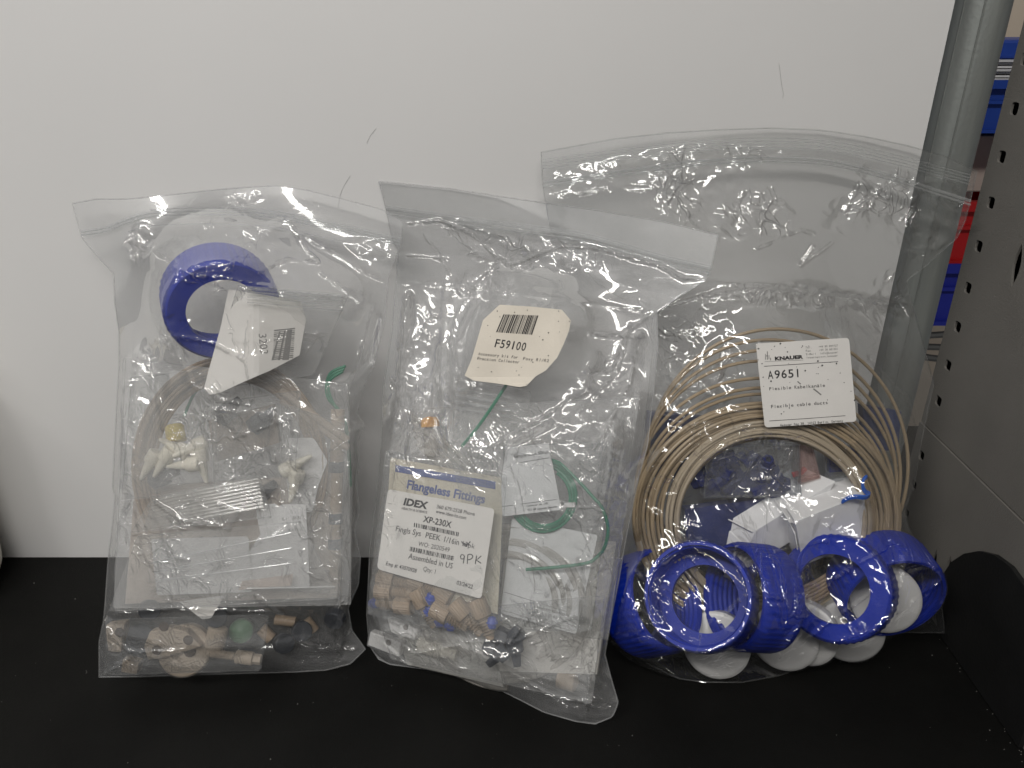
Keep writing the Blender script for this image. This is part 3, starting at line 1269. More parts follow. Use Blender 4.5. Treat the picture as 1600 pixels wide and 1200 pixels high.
# blue rings
G3.append(blue_ring(F3.Pc(992, 948, .012), F3.Pc(1038, 936, .025), 'blue ring furthest left in the right bag, turned half away'))
G3.append(blue_ring(F3.Pc(1103, 936, .028), F3.Pc(1086, 929, .048), 'wide open blue ring in front, its threads showing inside'))
G3.append(blue_ring(F3.Pc(1206, 935, .027), F3.Pc(1153, 931, .032), 'blue ring seen side on between the open ring and the white cap'))
G3.append(blue_ring(F3.Pc(1302, 920, .038), F3.Pc(1320, 917, .018), 'blue ring with a round hole showing brown tubing through it'))
G3.append(blue_ring(F3.Pc(1366, 886, .011), F3.Pc(1386, 917, .024), 'blue ring at the right end, cupping a white insert'))
# white caps
cb = MB()
cb.lathe((0, 0, 0), (0, 0, 1), [(0, 0), (0, .0135), (.0008, .0152), (.0025, .0160), (.0072, .0160), (.0080, .0152), (.0083, .0140), (.0084, .006), (.0083, 0)], 64)
capp = tag(cb.build('white_stopper', M['white'], origin=(0, 0, 0)), 'white round cap lowest in the right bag, under the open ring', 'cap', 'white caps in the right bag')
place(capp, F3.Pc(1122, 1002, .016), F3.Pc(1116, 1014, .029))
G3.append(capp)
for p, q, lab in (((1228, 990, .012), (1222, 1006, .026), 'white round cap between the side-on ring and the holed ring'),
                  ((1262, 982, .012), (1250, 1000, .024), 'white round cap overlapping its neighbour under the holed ring'),
                  ((1325, 976, .010), (1330, 994, .022), 'white round cap under the right side of the holed ring'),
                  ((1378, 930, .018), (1388, 941, .029), 'white round insert cupped by the rightmost blue ring')):
    o = dup(capp, lab)
    place(o, F3.Pc(*p), F3.Pc(*q))
    G3.append(o)

# bag with its label
bag3 = empty('zip_bag', F3.Pc(1200, 1030), 'large crisp clear zip bag of beige tubing and blue rings, beside the steel post', 'bag', 'clear zip bags on the black shelf')
lab = Paper(F3, [(1181, 537), (1326.5, 527.7), (1338.5, 658.7), (1195, 668)], lambda x, y: .0245 + .0008 * math.sin((x - 1180) / 60), rounding=6)
lab.text('KNAUER', (1211, 563), (1255, 560), 5.2, 1, .035)
for x, y0, y1, w in ((1196, 562, 553, 1.1), (1199, 562, 549, 1.3), (1201.5, 561, 555, 1), (1204, 563, 559, 1.2)):
    lab.ribbon([(x, y0), (x, y1)], w, 2)
lab.ribbon([(1195, 565), (1255, 562.5)], .5, 2)
lab.ribbon([(1194, 572.3), (1250, 568.8), (1309.5, 565)], .8, 1)
for i, (a, c) in enumerate((('Tel.', '+49 30 809727'), ('Fax', '+49 30 801501'), ('E-Mail', 'info@knauer'), ('Internet', 'www.knauer'))):
    y = 544.5 + 5.2 * i
    lab.text(a, (1258.5 + i * .4, y), (1258.5 + i * .4 + 2.7 * len(a), y - .25 * len(a) * .5), 3, 2, mono=True)
    lab.text(c, (1279 + i, y - 1.2), (1309.5, y - 3.2), 3, 2, mono=True)
lab.text('A9651', (1199, 592.3), (1252, 588.8), 12.6, 1, .008, mono=True)
lab.text('Flexible Kabelkanäle', (1201.5, 610), (1289.5, 604.2), 4.8, 1, 0.0, mono=True)
lab.text('Flexible cable ducts', (1204.5, 637.8), (1294, 631.2), 4.8, 1, 0.0, mono=True)
lab.ribbon([(1202, 657.7), (1260, 654), (1321, 649.5)], .8, 1)
lab.text('Hegauer Weg 38, 14163 Berlin, Germany', (1219, 666.3), (1317.5, 659.2), 3.8, 1, mono=True)
lab.specks([(x + rr.uniform(-1, 1), y + rr.uniform(-1, 1), rr.choice((.6, .8, 1.0, 1.4))) for x, y in
            ((1220, 537), (1205, 546), (1230, 550), (1252, 543), (1254, 540), (1264, 541), (1191, 569), (1197, 573), (1232, 568), (1278, 565), (1283, 571),
             (1297, 566), (1306, 568), (1279, 574), (1285, 570), (1258, 580), (1278, 583), (1275, 583), (1193, 590), (1205, 596), (1235, 597), (1293, 593),
             (1193, 603), (1313, 583), (1319, 597), (1293, 624), (1234, 637), (1220, 647), (1224, 644), (1329, 612), (1336, 626), (1186, 544), (1185, 562),
             (1245, 573), (1211, 541), (1226, 542), (1198, 556))])
lab.ribbon([(1246, 596), (1251, 600)], 1.6, 2)
lab.ribbon([(1271, 607.5), (1277, 612), (1283, 617)], 2.0, 2)
l3 = lab.mb.build('label', [M['paper'], M['ink'], M['ink_grey']], bag3, smooth=False)
l3['label'] = 'white rounded label printed A9651, speckled with black dots'
top3 = [(845, 238), (900, 228), (960, 217), (1040, 208), (1120, 203), (1200, 200), (1280, 203), (1350, 213), (1420, 228), (1480, 245), (1526, 268)]
zip3 = [(848, 285), (950, 270), (1060, 255), (1110, 250), (1200, 246), (1300, 252), (1400, 277), (1460, 296), (1516, 314)]
left3 = [(845, 238), (848, 290), (860, 360), (930, 440), (1005, 490), (1020, 540), (1012, 620), (1000, 700), (985, 770), (966, 850), (948, 900), (940, 960), (950, 1000), (985, 1016)]
right3 = [(1526, 268), (1516, 314), (1508, 345), (1495, 372), (1450, 412), (1416, 438), (1432, 500), (1459, 598), (1448, 650), (1438, 700), (1428, 760), (1408, 805), (1402, 842),
          (1432, 868), (1462, 890), (1470, 930), (1476, 989)]
bot3 = [(985, 1016), (1010, 1036), (1060, 1060), (1100, 1066), (1160, 1066), (1220, 1055), (1290, 1030), (1340, 1008), (1375, 990), (1420, 988), (1476, 989)]
z3 = [(zip3, .0007), ([(x, y + 6) for x, y in zip3], .0005)]
for k in range(4):
    f = .18 + .16 * k
    z3.append(([(x, 236 + (y - 246) * .85 - 28 * f * 1.1) for x, y in zip3], .00022))
make_bag(bag3, F3, top3, bot3, left3, right3, G3, M['film3'], 100, outside=[l3], base=.12, press=3e-7, calm=.10,
         patches=[(1040, 262, 130, 26, -8, .75), (1130, 320, 95, 40, 15, .9), (900, 290, 60, 18, 0, .6), (1370, 315, 70, 40, -30, .8), (1465, 345, 60, 60, 0, .9),
                  (1180, 460, 200, 14, 5, .7), (1390, 470, 30, 40, 0, .6), (1050, 610, 110, 90, -30, 1.0), (1010, 700, 70, 80, 0, 1.0), (1130, 680, 100, 60, 0, .9), (1160, 720, 70, 60, 0, .9), (1290, 800, 80, 60, 0, .35), (1380, 720, 50, 120, 0, .35),
                  (1110, 1040, 80, 25, 0, .9), (1230, 1000, 60, 40, 0, .5), (1330, 900, 100, 90, 0, .75), (1430, 900, 50, 60, 20, 1.0), (1080, 920, 120, 80, 0, .75), (1200, 930, 70, 70, 0, .6), (1150, 790, 70, 50, 0, .5), (1460, 970, 30, 30, 0, .7)],
         creases=[([(1180, 450), (1100, 462), (1040, 480), (1022, 500)], 1.0, .9), ([(1180, 452), (1300, 462), (1420, 480)], .9, .9),
                  ([(1340, 290), (1320, 330), (1400, 285)], 1.0, .9), ([(1180, 390), (1250, 360), (1270, 365)], .6, .8), ([(1270, 385), (1250, 415), (1300, 380)], .6, .8),
                  ([(1420, 432), (1432, 500), (1459, 598)], .8, 1.0), ([(1395, 848), (1300, 905), (1200, 1040)], 1.2, .9), ([(1470, 905), (1360, 985), (1245, 1020)], 1.0, .9),
                  ([(1360, 925), (1290, 975), (1230, 1020)], 1.0, .8), ([(1062, 840), (1110, 875), (1165, 925)], .9, .8), ([(1165, 930), (1140, 955), (1110, 975)], 1.0, .8),
                  ([(1165, 930), (1220, 935)], .8, .8), ([(1000, 900), (1040, 970)], .9, .8), ([(1010, 975), (985, 1000)], .8, .8), ([(1290, 845), (1210, 862)], .9, .8),
                  ([(1085, 700), (1140, 790), (1150, 800)], .8, .8), ([(1130, 640), (1170, 720)], .6, .8), ([(1420, 850), (1405, 920), (1385, 975)], 1.0, .8), ([(1380, 835), (1440, 870)], .9, .9),
                  ([(1400, 900), (1475, 885)], .7, .8), ([(1360, 560), (1420, 620), (1440, 690)], .6, .9)],
         soft=[([(1010, 520), (1100, 472), (1250, 455), (1420, 482)], 2.4, 3.6), ([(1000, 1000), (1120, 1040), (1260, 1020)], 1.8, 3)],
         flat=[(1260, 598, 74, 68)], zip_lines=z3)

# ================================================================== BAG 2 (middle)
G2 = []
rr = random.Random(23)
# clear tubing wound in the bottom
tt = [(655 + 6 * k + rr.uniform(-4, 4), 925 - 7 * k + rr.uniform(-4, 4), 820 + 6 * k, 1072 - 8 * k + rr.uniform(-3, 3), .008 + .0006 * (k % 3)) for k in range(9)]
G2.append(coil(F2, 'clear_coil', tt, .0016, M['clear_tube'], 4, 'whitish clear tubing wound round the bottom of the middle bag', 64))
# green coil
b = MB()
pts = []
for k in range(4 * 48 + 1):
    a = k / 48
    R = 41 + 3.4 * a + 1.2 * math.sin(7 * a)
    th = 2 * math.pi * a - 1.0
    pts.append((848 + R * math.cos(th) + 3 * (a % 1), 776 + R * 1.06 * math.sin(th), .0125 + .0008 * math.sin(a * 5)))
tail = spline([(pts[-1][0], pts[-1][1], .0135), (880, 728, .0145), (907, 755, .015), (926, 776, .015), (941, 794, .0155), (950, 825, .0155), (945, 854, .0155), (932, 871, .0155), (916, 880, .0155), (873, 886, .0155), (822, 890, .0155)], 8)
b.tube([F2.Pc(*q) for q in pts] + [F2.Pc(*q) for q in tail], .00078, 8)
groot = empty('green_coil', F2.Pc(848, 830, .012), 'coil of thin green tubing with one long loose end', 'tube coil')
b.build('tubing', M['green_tube'], groot)
b = MB()
c = [F2.Pc(884, 784, .0125), F2.Pc(900, 784, .0125), F2.Pc(900, 791, .0125), F2.Pc(884, 791, .0125)]
b.prism(c, F2.N * .003)
b.build('clip', M['white'], groot, smooth=False)
G2.append(groot)
b = MB()
b.tube([F2.Pc(*q) for q in spline([(792, 600, .012), (770, 634, .0125), (746, 668, .0122), (722, 697, .011)], 8)], .00078, 8)
G2.append(tag(b.build('green_tube', M['green_tube']), 'straight piece of green tubing below the F59100 label', 'tubing'))
# sample loop card
pc = Paper(F2, [(790, 701), (857, 692), (877, 796.5), (785, 807), (783, 760)], lambda x, y: .0165 + .0006 * math.sin(x / 30), rounding=4)
pc.text('Sample Loop 500µl', (803, 715.6), (856, 708.4), 4.6, 1)
pc.ribbon([(813, 722.5), (858, 715.3)], .8)
pc.ribbon([(785, 791.5), (830, 785.5), (869, 780.5)], .8)
pc.text('Cytiva Sweden AB', (823, 792.2), (856, 788), 3.4, 1)
pc.text('751 84 Uppsala Sweden', (824.5, 798.5), (871, 793), 3.4, 1)
G2.append(tag(pc.mb.build('printed_card', [M['card'], M['ink']], smooth=False), 'white card reading Sample Loop over the green coil', 'card'))
pc = Paper(F2, [(800, 810), (934, 836), (900, 991), (782, 958)], lambda x, y: .0105 + .0006 * math.sin(y / 30), rounding=4)
pc.ribbon([(788, 925), (889, 957)], .8)
pc.ribbon([(787, 954), (886, 983.6)], .8)
for i, (s_, w) in enumerate((('Information', 49), ('+41 625 62 00', 42), ('info@it.ch', 27), ('information.com', 30))):
    y = 950 + 8 * i
    pc.text(s_, (839 - i * 1.2, y), (839 - i * 1.2 + w, y + w * .27), 4.2, 1)
pc.text('ORBIT', (874, 919), (898, 926), 4, 2)
G2.append(tag(pc.mb.build('printed_card', [M['card'], M['ink_grey'], M['ink_grey']], smooth=False), 'larger white card with a printed address below the green coil', 'card'))
# back film of small bags: zip strip lines near the label
q = empty('inner_bag', F2.Pc(760, 700, .006), 'small clear zip bag with shiny closure below the F59100 label', 'bag', 'small clear bags inside the middle bag')
film_quad(q, 'film', F2, [(716, 592), (830, 612), (815, 706), (704, 690)], .0085, M['inner'], 310, .5)
b = MB()
for k in range(4):
    y = 608 + 10 * k
    b.tube([F2.Pc(x, y + (x - 715) * .16, .0112) for x in range(713 - k, 800, 8)], .0007 if k in (1, 2) else .0004, 6)
b.build('zip_closure', M['zip'], q)
G2.append(q)
q = empty('inner_bag', F2.Pc(850, 1000, .006), 'small clear bag holding the cards and the green coil', 'bag', 'small clear bags inside the middle bag')
film_quad(q, 'film', F2, [(700, 700), (960, 690), (925, 985), (775, 985)], (.019, .0185, .0175, .016), M['inner_clear'], 320, .45)
G2.append(q)
# orange cap and pale plunger
b = MB()
p0, p1 = F2.Pc(672, 657, .006), F2.Pc(675, 700, .006)
b.lathe(p0, p1 - p0, [(-.002, 0), (-.0015, .003), (.0, .0045), (.003, .0045), (.003, .0025), (.004, 0)], 24)
b2 = MB()
oroot = empty('capped_vial', F2.Pc(675, 706, .006), 'small pale vial with an orange cap, left of the green tube', 'vial')
b.build('cap', M['orange'], oroot)
b2.lathe(p0, p1 - p0, [(.0035, .0015), (.0036, .0038), (.017, .0038), (.018, 0)], 24)
b2.build('barrel', M['clear_tube'], oroot)
G2.append(oroot)

b = MB()
b.prism([F2.Pc(795, 850, .002), F2.Pc(965, 845, .002), F2.Pc(935, 1050, .002), F2.Pc(770, 1045, .002)], F2.N * .003)
G2.append(tag(b.build('paper_packet', mat('off white packet', (.62, .60, .56), .6, .3, .10, 45), smooth=False), 'off-white packet behind the clear tubing at the right of the middle bag', 'packet'))
b = MB()
b.prism([F2.Pc(625, 985, .002), F2.Pc(770, 990, .002), F2.Pc(790, 1070, .002), F2.Pc(640, 1035, .002)], F2.N * .003)
G2.append(tag(b.build('paper_packet', mat('grey white packet', (.50, .49, .46), .6, .3, .15, 45), smooth=False), 'greyish packet along the lower left bottom of the middle bag', 'packet'))
# booklet and small bag with label
bk = Paper(F2, [(610, 715), (783, 746), (772, 958), (597, 925)], lambda x, y: .0150 + .0005 * math.sin(x / 40), .0006)
bk.sheet([(775, 745), (787, 752), (778, 960), (766, 957)], 0, .0008)
bk.quad([(618, 726.5), (775, 752.5), (774, 764.5), (617, 737)], 1)
bk.text('INSTRUCTIONS  FOR  USE', (623, 735.5), (767, 760.5), 6.6, 2, .012)
bk.text('Flangeless Fittings', (635, 763), (757, 786.5), 13.2, 1, .034)
bk.ribbon([(619, 715.6), (617, 740), (612, 765)], .5, 3)
G2.append(tag(bk.mb.build('booklet', [M['paper_cream'], M['ink_blue'], M['paper'], M['ink_grey']], smooth=False), 'cream instruction booklet with a blue title band', 'booklet'))

kit = empty('inner_bag', F2.Pc(680, 990, .018), 'small clear bag of tan fittings carrying the big white XP-230X label', 'bag', 'small clear bags inside the middle bag')
film_quad(kit, 'film', F2, [(604, 705), (792, 742), (775, 995), (575, 960)], (.021, .021, .0215, .0215), M['inner_clear'], 330, .35)
lb = Paper(F2, [(606, 764), (773, 795), (752, 936), (589, 889)], lambda x, y: .0228 + .0006 * math.sin((x + y) / 45), rounding=7)
lb.text('IDEX', (630, 788.5), (667, 795.3), 10.4, 1, .045, up=(.28, -.97))
lb.text('HEALTH & SCIENCE', (627.5, 795.8), (667, 802.5), 3.6, 1)
lb.text('360 679-2528 Phone', (682, 794), (741.6, 806), 5.6, 1)
lb.text('www.idex-hs.com', (680.6, 801.4), (728, 811.8), 5.4, 1)
lb.text('XP-230X', (660.5, 815), (704.5, 824.6), 9.4, 1, .02)
lb.bars((647, 816.8), (718, 832), (717, 838.4), (646.4, 823.2), 30, 5)
lb.text('Fingls Sys', (618, 829.5), (657, 838), 8.6, 1, .006)
lb.text('PEEK', (664.5, 840), (687.5, 845), 8.6, 1, .006)
lb.text('1/16in', (693.5, 846.5), (716.5, 851.8), 8.6, 1, .006)
lb.text('12pk', (722, 852.8), (741.3, 857.6), 7.6, 1)
for ln in ([(721, 846), (725, 851), (729, 853), (735, 846)], [(724, 853), (730, 849), (734, 852)], [(723, 848), (732, 852)]):
    lb.ribbon(ln, 1.7)
lb.text('WO: 2020549', (653, 852.5), (701.7, 862.7), 7, 1)
lb.bars((641, 854), (711, 869.4), (709.6, 876.5), (639.8, 861), 30, 6)
lb.text('Assembled in US', (637.5, 872.5), (706.4, 888.6), 8.6, 1, .006)
lb.ribbon(spline([(725.5, 868), (722, 866.6), (719.6, 869), (720.6, 873), (724.3, 873), (725.6, 868.4), (725, 874), (723.6, 880.5)], 4), 1.5)
lb.ribbon([(731, 866.5), (730.5, 874), (730, 881)], 1.5)
lb.ribbon(spline([(731, 867), (735.5, 866), (738.6, 869), (736.5, 873), (730.8, 875)], 4), 1.5)
lb.ribbon([(744.6, 868), (743.6, 875), (742.6, 881.5)], 1.5)
lb.ribbon([(752, 868.6), (747, 873), (743.6, 875), (748, 877.5), (751.6, 880.2)], 1.5)
lb.text('Emp #: 43070928', (602.5, 883), (650.3, 895), 6, 1)
lb.text('Qty: 1', (660.8, 891.8), (679.6, 896.6), 7.2, 1)
lb.text('03/24/22', (712.8, 913), (737.8, 920), 6.4, 1)
l2 = lb.mb.build('label', [M['paper'], M['ink']], kit, smooth=False)
l2['label'] = 'big white printed label XP-230X with hand written 9PK'
G2.append(kit)

# tan fittings
def fitting(label):
    r = empty('tan_fitting', (0, 0, 0), label, 'fitting', 'tan fittings in the small labelled bag')
    b = MB()
    b.lathe((0, 0, 0), (0, 0, 1), [(.004, .0), (.004, .0016), (.0002, .0022), (0, .0024), (0, .0045), (.0005, .0050, .03), (.0095, .0050, .03), (.0100, .0047)], 96, 0, 22)
    b.build('ribbed_head', M['tan'], r)
    b = MB()
    pr = [(.0098, .0030)]
    z = .0102
    while z < .0195:
        pr += [(z, .0026), (z + .0007, .0035), (z + .0014, .0026)]
        z += .0016
    pr += [(.0212, .0024), (.0222, .0022), (.0222, 0)]
    b.lathe((0, 0, 0), (0, 0, 1), pr, 32)
    b.build('threaded_shank', M['tan'], r)
    return r


fits = [((589, 922, .0185), (644, 927, .019), 'tan fitting lying level, head to the left, in the second row under the label'),
        ((645, 947, .019), (592, 942, .0185), 'tan fitting with its dark bore facing right, lowest at the left'),
        ((650, 921, .019), (677, 974, .0185), 'tan fitting pointing steeply down beside the two small blue ferrules'),
        ((676, 948, .0195), (728, 980, .019), 'tan fitting pointing down right in front of the lowest blue ferrules'),
        ((709, 941, .019), (751, 990, .019), 'tan fitting pointing down right just left of the last one'),
        ((743, 936, .0185), (764, 990, .0185), 'tan fitting at the right end under the label corner'),
        ((704, 938, .0165), (668, 914, .016), 'tan fitting half hidden under the lower edge of the label'),
        ((592, 902, .0175), (640, 912, .0175), 'tan fitting half hidden under the lower left corner of the label'),
        ((640, 905, .0160), (690, 925, .0160), 'tan fitting tucked behind the others under the middle of the label')]
fp = None
for p, q_, lbl in fits:
    if fp is None:
        fp = fitting(lbl)
        o = fp
    else:
        o = dup(fp, lbl)
    place(o, F2.Pc(*p), F2.Pc(*q_), rr.random() * 6)
    o.scale = (.86, .86, .86)
    G2.append(o)
fb = MB()
fb.lathe((0, 0, 0), (0, 0, 1), [(0, .0008), (0, .0019), (.0004, .0022), (.0018, .0022), (.002, .0026), (.0024, .0028), (.0048, .0016), (.0050, .0008), (0, .0008)], 28)
ferp = None
for p, q_, lbl in (((592, 943, .018), (577, 942, .018), 'blue ferrule at the left end of the lowest tan fitting'),
                   ((675, 928, .0195), (671, 942, .0195), 'blue ferrule upper of the two stacked between tan fittings'),
                   ((671, 947, .0195), (669, 962, .0195), 'blue ferrule lower of the two stacked between tan fittings'),
                   ((680, 968, .018), (692, 975, .018), 'blue ferrule on its side below the middle tan fittings'),
                   ((697, 974, .018), (709, 981, .018), 'blue ferrule on its side nearest the middle of the bag bottom'),
                   ((768, 981, .0185), (769, 965, .0185), 'blue ferrule standing alone at the right end of the fittings')):
    if ferp is None:
        ferp = tag(fb.build('blue_ferrule', M['blue_ferrule'], origin=(0, 0, 0)), lbl, 'ferrule', 'blue ferrules among the tan fittings')
        o = ferp
    else:
        o = dup(ferp, lbl)
    place(o, F2.Pc(*p), F2.Pc(*q_))
    G2.append(o)

q = empty('inner_bag', F2.Pc(760, 1075, .008), 'milky crumpled small bag along the bottom of the middle bag', 'bag', 'small clear bags inside the middle bag')
film_quad(q, 'film', F2, [(590, 965), (945, 930), (925, 1098), (612, 1030)], (.0125, .0125, .0125, .0125), M['inner'], 340, .6, creases=[([(640, 1000), (720, 1040), (850, 1085)], 1, .8), ([(930, 960), (880, 1050)], 1, .8)])
G2.append(q)
q = empty('inner_bag', F2.Pc(860, 1000, .004), 'milky folded small bag behind the cards on the right of the middle bag', 'bag', 'small clear bags inside the middle bag')
film_quad(q, 'film', F2, [(640, 640), (1000, 620), (950, 1000), (640, 960)], (.006, .006, .006, .006), M['inner'], 350, .6)
G2.append(q)
# dark nuts
def dark_nut(label):
    b = MB()
    b.lathe((0, 0, 0), (0, 0, 1), [(0, .0012), (0, .0038), (.0005, .0042), (.0055, .0042), (.0060, .0038), (.0062, .0026), (.0120, .0019), (.0120, .0008), (0, .0012)], 6)
    return tag(b.build('dark_nut', M['dark'], origin=(0, 0, 0)), label, 'nut', 'dark nuts in the bags')


dn = dark_nut('dark hexagonal nut at the left of the dark pair in the middle bag')
place(dn, F2.Pc(760, 1008, .016), F2.Pc(782, 1018, .018))
G2.append(dn)
for p, q_, lbl in (((794, 1012, .017), (780, 1024, .018), 'dark hexagonal nut turned end on between two others in the middle bag'),
                   ((803, 998, .016), (808, 1036, .018), 'dark cone-ended nut pointing straight down in the middle bag'),
                   ((775, 990, .015), (795, 1000, .015), 'dark nut lying behind the cluster of dark nuts in the middle bag'),
                   ((815, 985, .014), (800, 1000, .015), 'dark nut uppermost in the cluster of dark nuts in the middle bag')):
    o = dup(dn, lbl)
    place(o, F2.Pc(*p), F2.Pc(*q_))
    G2.append(o)
# white blocks with holes
def block(fr, quad, h, t, holes_, name, material, label, cat, grp=None):
    r = empty(name, fr.Pc(*quad[2], h), label, cat, grp)
    b = MB()
    b.prism([fr.Pc(*p, h) for p in quad], fr.N * t)
    b.build('body', material, r, smooth=False, bevel=.0006)
    for hx, hy, hr in holes_:
        b = MB()
        p = fr.Pc(hx, hy, h + t)
        b.lathe(p, fr.N, [(-.001, 0), (-.001, hr * .85), (.0002, hr * .95), (.0004, hr * 1.1), (.0001, hr * 1.25)], 24)
        b.build('bore', M['hole'], r)
    return r


G2.append(block(F2, [(586, 982), (634, 1000), (630, 1022), (582, 1003)], .006, .005, [(607, 1004, .0012)], 'white_block', M['white'], 'white plastic block with one hole in the lower left of the middle bag', 'block'))
G2.append(block(F2, [(612, 962), (660, 978), (655, 996), (618, 984)], .006, .005, [(634, 980, .0011)], 'white_block', M['white'], 'white plastic block half hidden below the tan fittings', 'block'))
b = MB()
p0, p1 = F2.Pc(655, 1006, .006), F2.Pc(705, 1022, .006)
b.lathe(p0, p1 - p0, [(0, 0), (0, .004), (.012, .004), (.0122, .0028), (.02, .0028), (.02, 0)], 24)
G2.append(tag(b.build('white_plug', M['white_warm']), 'pale plastic plug lying along the bottom of the middle bag', 'plug'))
b = MB()
p0, p1 = F2.Pc(872, 1060, .003), F2.Pc(890, 1064, .003)
b.lathe(p0, p1 - p0, [(0, 0), (0, .004), (.008, .0045), (.01, 0)], 20)
G2.append(tag(b.build('tan_plug', M['tan']), 'tan plug blurred behind film near the lower right of the middle bag', 'plug'))
b = MB()
for k in range(5):
    y = 705 + 12 * k
    b = MB()
    b.tube([F2.Pc(640 + 3 * k, y - 60, .004), F2.Pc(690, y - 20, .005), F2.Pc(745 - 2 * k, y + 30, .004)], .0012, 6)
    G2.append(tag(b.build('clear_tube', M['clear_tube']), 'loose clear tube behind the booklet, one of several alike', 'tubing', 'clear tubes behind the booklet'))

bag2 = empty('zip_bag', F2.Pc(760, 1060), 'milky clear zip bag in the middle with the F59100 label and tan fittings', 'bag', 'clear zip bags on the black shelf')
out = [(780.7, 476), (830, 479), (878, 484), (892, 500.7), (889, 517), (881, 537), (870.7, 558.7), (853, 578.7), (837, 588), (822.7, 602.7), (812, 604.7), (773, 598.7), (740, 594.7), (726, 586.7),
       (737, 561), (749, 520), (754.7, 500)]


def lh(x, y):
    e = max(0, (x - 868) / 24) ** 2 * .0015 + max(0, (y - 585) / 18) ** 2 * .0016 + max(0, ((760 - x) + (500 - y)) / 30) ** 2 * .0012
    return .0195 + e + .0008 * math.sin(x / 22 + y / 31)


lf = Paper(F2, out, lh)
lf.bars((786.7, 491), (842, 493), (832, 523), (775, 519), 26, 9)
lf.text('F59100', (771.5, 542), (821, 548.4), 12.4, 1, .008, up=(.27, -1), mono=True)
lf.text('Accessory kit for', (746.7, 554.7), (809, 560.5), 4.4, 1, up=(.27, -1), mono=True)
lf.text('Foxy R1/R2', (816.5, 562.2), (857.5, 566), 4.4, 1, up=(.27, -1), mono=True)
lf.text('Fraction Collector', (745, 562), (811.5, 568), 4.4, 1, up=(.27, -1), mono=True)
lf.specks([(777, 486, 1), (781, 495, .9), (804, 488, 1), (824, 484.6, .9), (873, 486, 1), (890, 502, 1), (872.6, 502, .8), (857, 520, 1.2), (848, 531, 1.1), (843, 526, .7), (857, 555.6, 1),
           (832.6, 565.8, 1), (747, 574, .7), (768, 581, 1), (807, 579.6, .7), (815, 574, .6), (811, 586, .9), (823, 600.6, .9), (762, 508.6, 1), (766, 525.8, .6), (874, 518.7, .7)])
l2b = lf.mb.build('label', [M['paper_old'], M['ink']], bag2, smooth=False)
l2b['label'] = 'worn yellowish label with curled corners printed F59100'
top2 = [(592, 283), (640, 288), (700, 294), (777, 306), (850, 317), (930, 328), (1040, 347), (1122, 367)]
zip2 = [(603, 326), (705, 341), (814, 355), (922, 371), (1031, 402), (1111, 420)]
left2 = [(592, 283), (603, 326), (612, 372), (622, 392), (619, 440), (612, 520), (600, 600), (596, 680), (592, 740), (585, 800), (578, 860), (575, 920), (573, 960), (577, 1008), (592, 1030)]
right2 = [(1122, 367), (1111, 420), (1103, 437), (1060, 464), (1026, 488), (1028, 540), (1022, 600), (1012, 695), (997, 750), (978, 841), (966, 910), (951, 987), (945, 1022), (955, 1060), (966, 1098), (957, 1120), (930, 1131)]
bot2 = [(592, 1030), (610, 1038), (656, 1044), (732, 1056), (790, 1082), (851, 1113), (900, 1127), (930, 1131)]
z2 = [(zip2, .0007), ([(x - .5, y + 7) for x, y in zip2], .0005), ([(x, y - 4) for x, y in zip2], .0003)]
make_bag(bag2, F2, top2, bot2, left2, right2, G2, M['film2'], 200, outside=[l2b], base=.16, press=3e-7, calm=.12,
         patches=[(840, 395, 110, 26, 5, .85), (740, 370, 60, 16, 25, .6), (745, 480, 40, 60, 15, .7), (735, 560, 25, 40, 0, .6), (650, 520, 28, 70, 10, .75), (635, 640, 35, 80, 10, .7), (920, 600, 80, 25, -25, .6),
                  (960, 640, 30, 90, 20, .65), (890, 660, 60, 60, 0, .6), (830, 680, 60, 60, 0, .55), (900, 760, 70, 90, 0, .7), (640, 790, 40, 50, 0, .6), (700, 720, 70, 20, 5, .6), (850, 900, 80, 50, -20, .75),
                  (800, 1010, 90, 50, 0, .55), (660, 985, 70, 40, 20, .6), (930, 1060, 40, 60, 0, .5)],
         creases=[([(640, 350), (690, 345), (735, 365), (775, 400), (800, 415)], 1.0, .9), ([(800, 415), (880, 385), (940, 390), (1030, 415), (1070, 436), (1103, 436)], 1.0, .9),
                  ([(775, 415), (735, 455), (712, 500), (707, 540), (715, 575)], 1.0, .9), ([(640, 330), (700, 420), (722, 460)], .6, .8), ([(1100, 440), (1020, 490), (980, 520), (955, 580), (890, 585)], 1.0, .9),
                  ([(985, 510), (965, 580), (905, 645)], .9, .8), ([(1000, 520), (985, 600), (945, 680), (930, 700)], .9, .8), ([(922, 522), (1005, 528)], 1.2, .7), ([(640, 460), (634, 540), (628, 620)], 1.1, .9),
                  ([(700, 405), (640, 400), (610, 402)], .6, .9), ([(610, 440), (760, 452), (1000, 485)], .35, 1.2), ([(920, 610), (800, 680), (770, 700)], .8, .8), ([(970, 700), (930, 830), (880, 930)], .9, .8),
                  ([(880, 900), (845, 940), (800, 1000)], .9, .8), ([(600, 985), (650, 1020), (720, 1005)], .9, .8), ([(720, 1000), (800, 1005), (900, 960)], .7, .8), ([(985, 760), (960, 900), (930, 1010)], .9, .9),
                  ([(925, 1010), (920, 1080), (915, 1125)], 1.0, .8), ([(935, 1015), (940, 1060), (965, 1090)], 1.0, .8), ([(800, 1050), (870, 1090), (960, 1105)], .7, .9), ([(595, 1000), (640, 1040)], .8, .9)],
         soft=[([(640, 470), (625, 640), (612, 700)], 2.6, 3.2), ([(1000, 530), (960, 680), (930, 860), (915, 960)], 2.8, 3.6), ([(700, 440), (690, 600), (705, 690)], 1.6, 3), ([(930, 560), (880, 660), (800, 705)], 2.2, 3.4), ([(600, 985), (720, 1010), (860, 1060)], 2.4, 3.6)],
         flat=[(808, 540, 84, 64), (690, 852, 62, 52)], zip_lines=z2)

